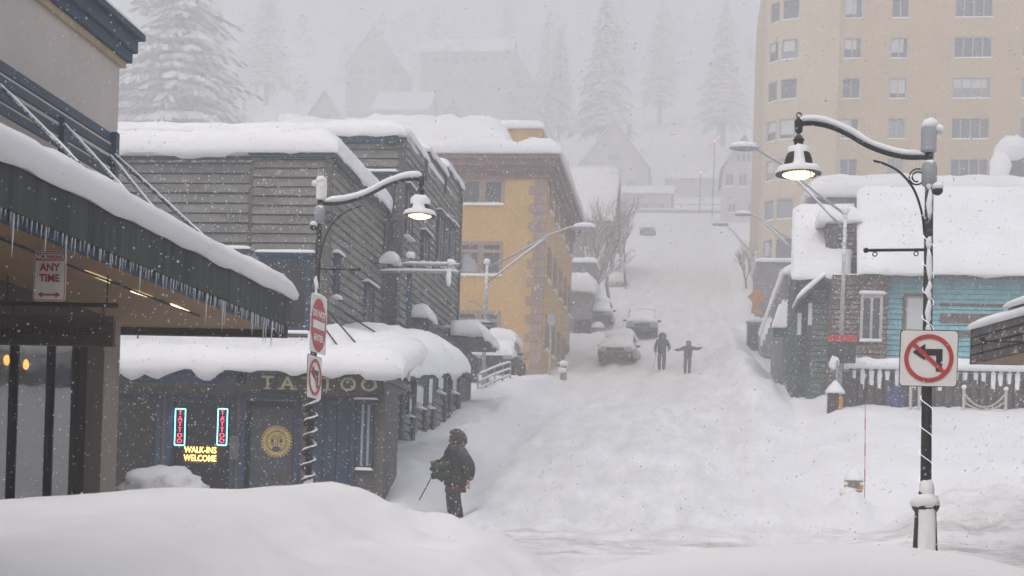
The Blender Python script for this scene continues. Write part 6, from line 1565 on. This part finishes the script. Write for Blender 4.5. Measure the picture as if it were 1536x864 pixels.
tl = nt.nodes.new('ShaderNodeBsdfTranslucent'); tl.inputs[0].default_value = (.92, .93, .95, 1); ms = nt.nodes.new('ShaderNodeMixShader'); ms.inputs[0].default_value = .12
nt.links.new(bs.outputs[0], ms.inputs[1]); nt.links.new(tl.outputs[0], ms.inputs[2]); nt.links.new(ms.outputs[0], nt.nodes['Material Output'].inputs[0])
me.materials.append(fm); o = bpy.data.objects.new('falling_snow', me); COL.objects.link(o)
tag(o, 'white snowflakes falling through the whole street', 'snowfall', kind='stuff')

HAZE = .0066
m = bpy.data.materials.new('haze'); m.use_nodes = True; nt = m.node_tree; nt.nodes.clear()
out = nt.nodes.new('ShaderNodeOutputMaterial'); pv = nt.nodes.new('ShaderNodeVolumePrincipled')
pv.inputs['Color'].default_value = (.94, .942, .942, 1); pv.inputs['Density'].default_value = HAZE; pv.inputs['Anisotropy'].default_value = .2
nt.links.new(pv.outputs[0], out.inputs['Volume'])
o = solo('haze', MB().box(-480, 480, -70, 1000, -4, 215), m, 'pale snowy air filling the street and hillside', 'haze', kind='stuff')

# ------------------------------------------------------------------ light, sky, camera
W = bpy.data.worlds.new('World'); scene.world = W; W.use_nodes = True
nt = W.node_tree; bg_ = nt.nodes['Background']; sk = nt.nodes.new('ShaderNodeTexSky'); sk.sky_type = 'NISHITA'; sk.sun_disc = False
SUN_EL, SUN_AZ = 52, 205
sk.sun_elevation = R(SUN_EL); sk.sun_rotation = R(SUN_AZ); sk.air_density = 1.0; sk.dust_density = 4.0; sk.ozone_density = 1.0
nt.links.new(sk.outputs[0], bg_.inputs[0]); bg_.inputs[1].default_value = .15
sl = bpy.data.lights.new('sun', 'SUN'); sl.energy = 1.45; sl.angle = R(50); sl.color = (1, .962, .925)
so = bpy.data.objects.new('sun', sl); COL.objects.link(so)
d = V((math.sin(R(SUN_AZ))*math.cos(R(SUN_EL)), math.cos(R(SUN_AZ))*math.cos(R(SUN_EL)), math.sin(R(SUN_EL))))
so.rotation_euler = d.to_track_quat('Z', 'Y').to_euler(); so.location = (0, 0, 60)
cam = bpy.data.cameras.new('camera'); co_ = bpy.data.objects.new('camera', cam); COL.objects.link(co_)
cam.sensor_width = 36; cam.sensor_fit = 'HORIZONTAL'; cam.lens = F/1536*36; cam.shift_y = (PCY-432)/1536; cam.clip_end = 2000; cam.clip_start = .1
co_.location = (0, 0, EYE)
co_.matrix_world = Matrix.Translation((0, 0, EYE)) @ Matrix.Rotation(YAW, 4, 'Z') @ Matrix.Rotation(R(90), 4, 'X') @ Matrix.Rotation(ROLL, 4, 'Z')
cam.dof.use_dof = True; cam.dof.focus_distance = 27; cam.dof.aperture_fstop = 5.0
scene.camera = co_
scene.render.engine = 'CYCLES'
cy = scene.cycles; cy.max_bounces = 8; cy.diffuse_bounces = 4; cy.glossy_bounces = 3; cy.transmission_bounces = 4; cy.volume_bounces = 3; cy.transparent_max_bounces = 8
cy.use_denoising = True
try: cy.denoiser = 'OPENIMAGEDENOISE'
except Exception: pass
cy.caustics_reflective = False; cy.caustics_refractive = False; cy.sample_clamp_indirect = 6
vs = scene.view_settings; vs.view_transform = 'Standard'; vs.look = 'None'; vs.gamma = 1; vs.exposure = .37; vs.use_curve_mapping = False
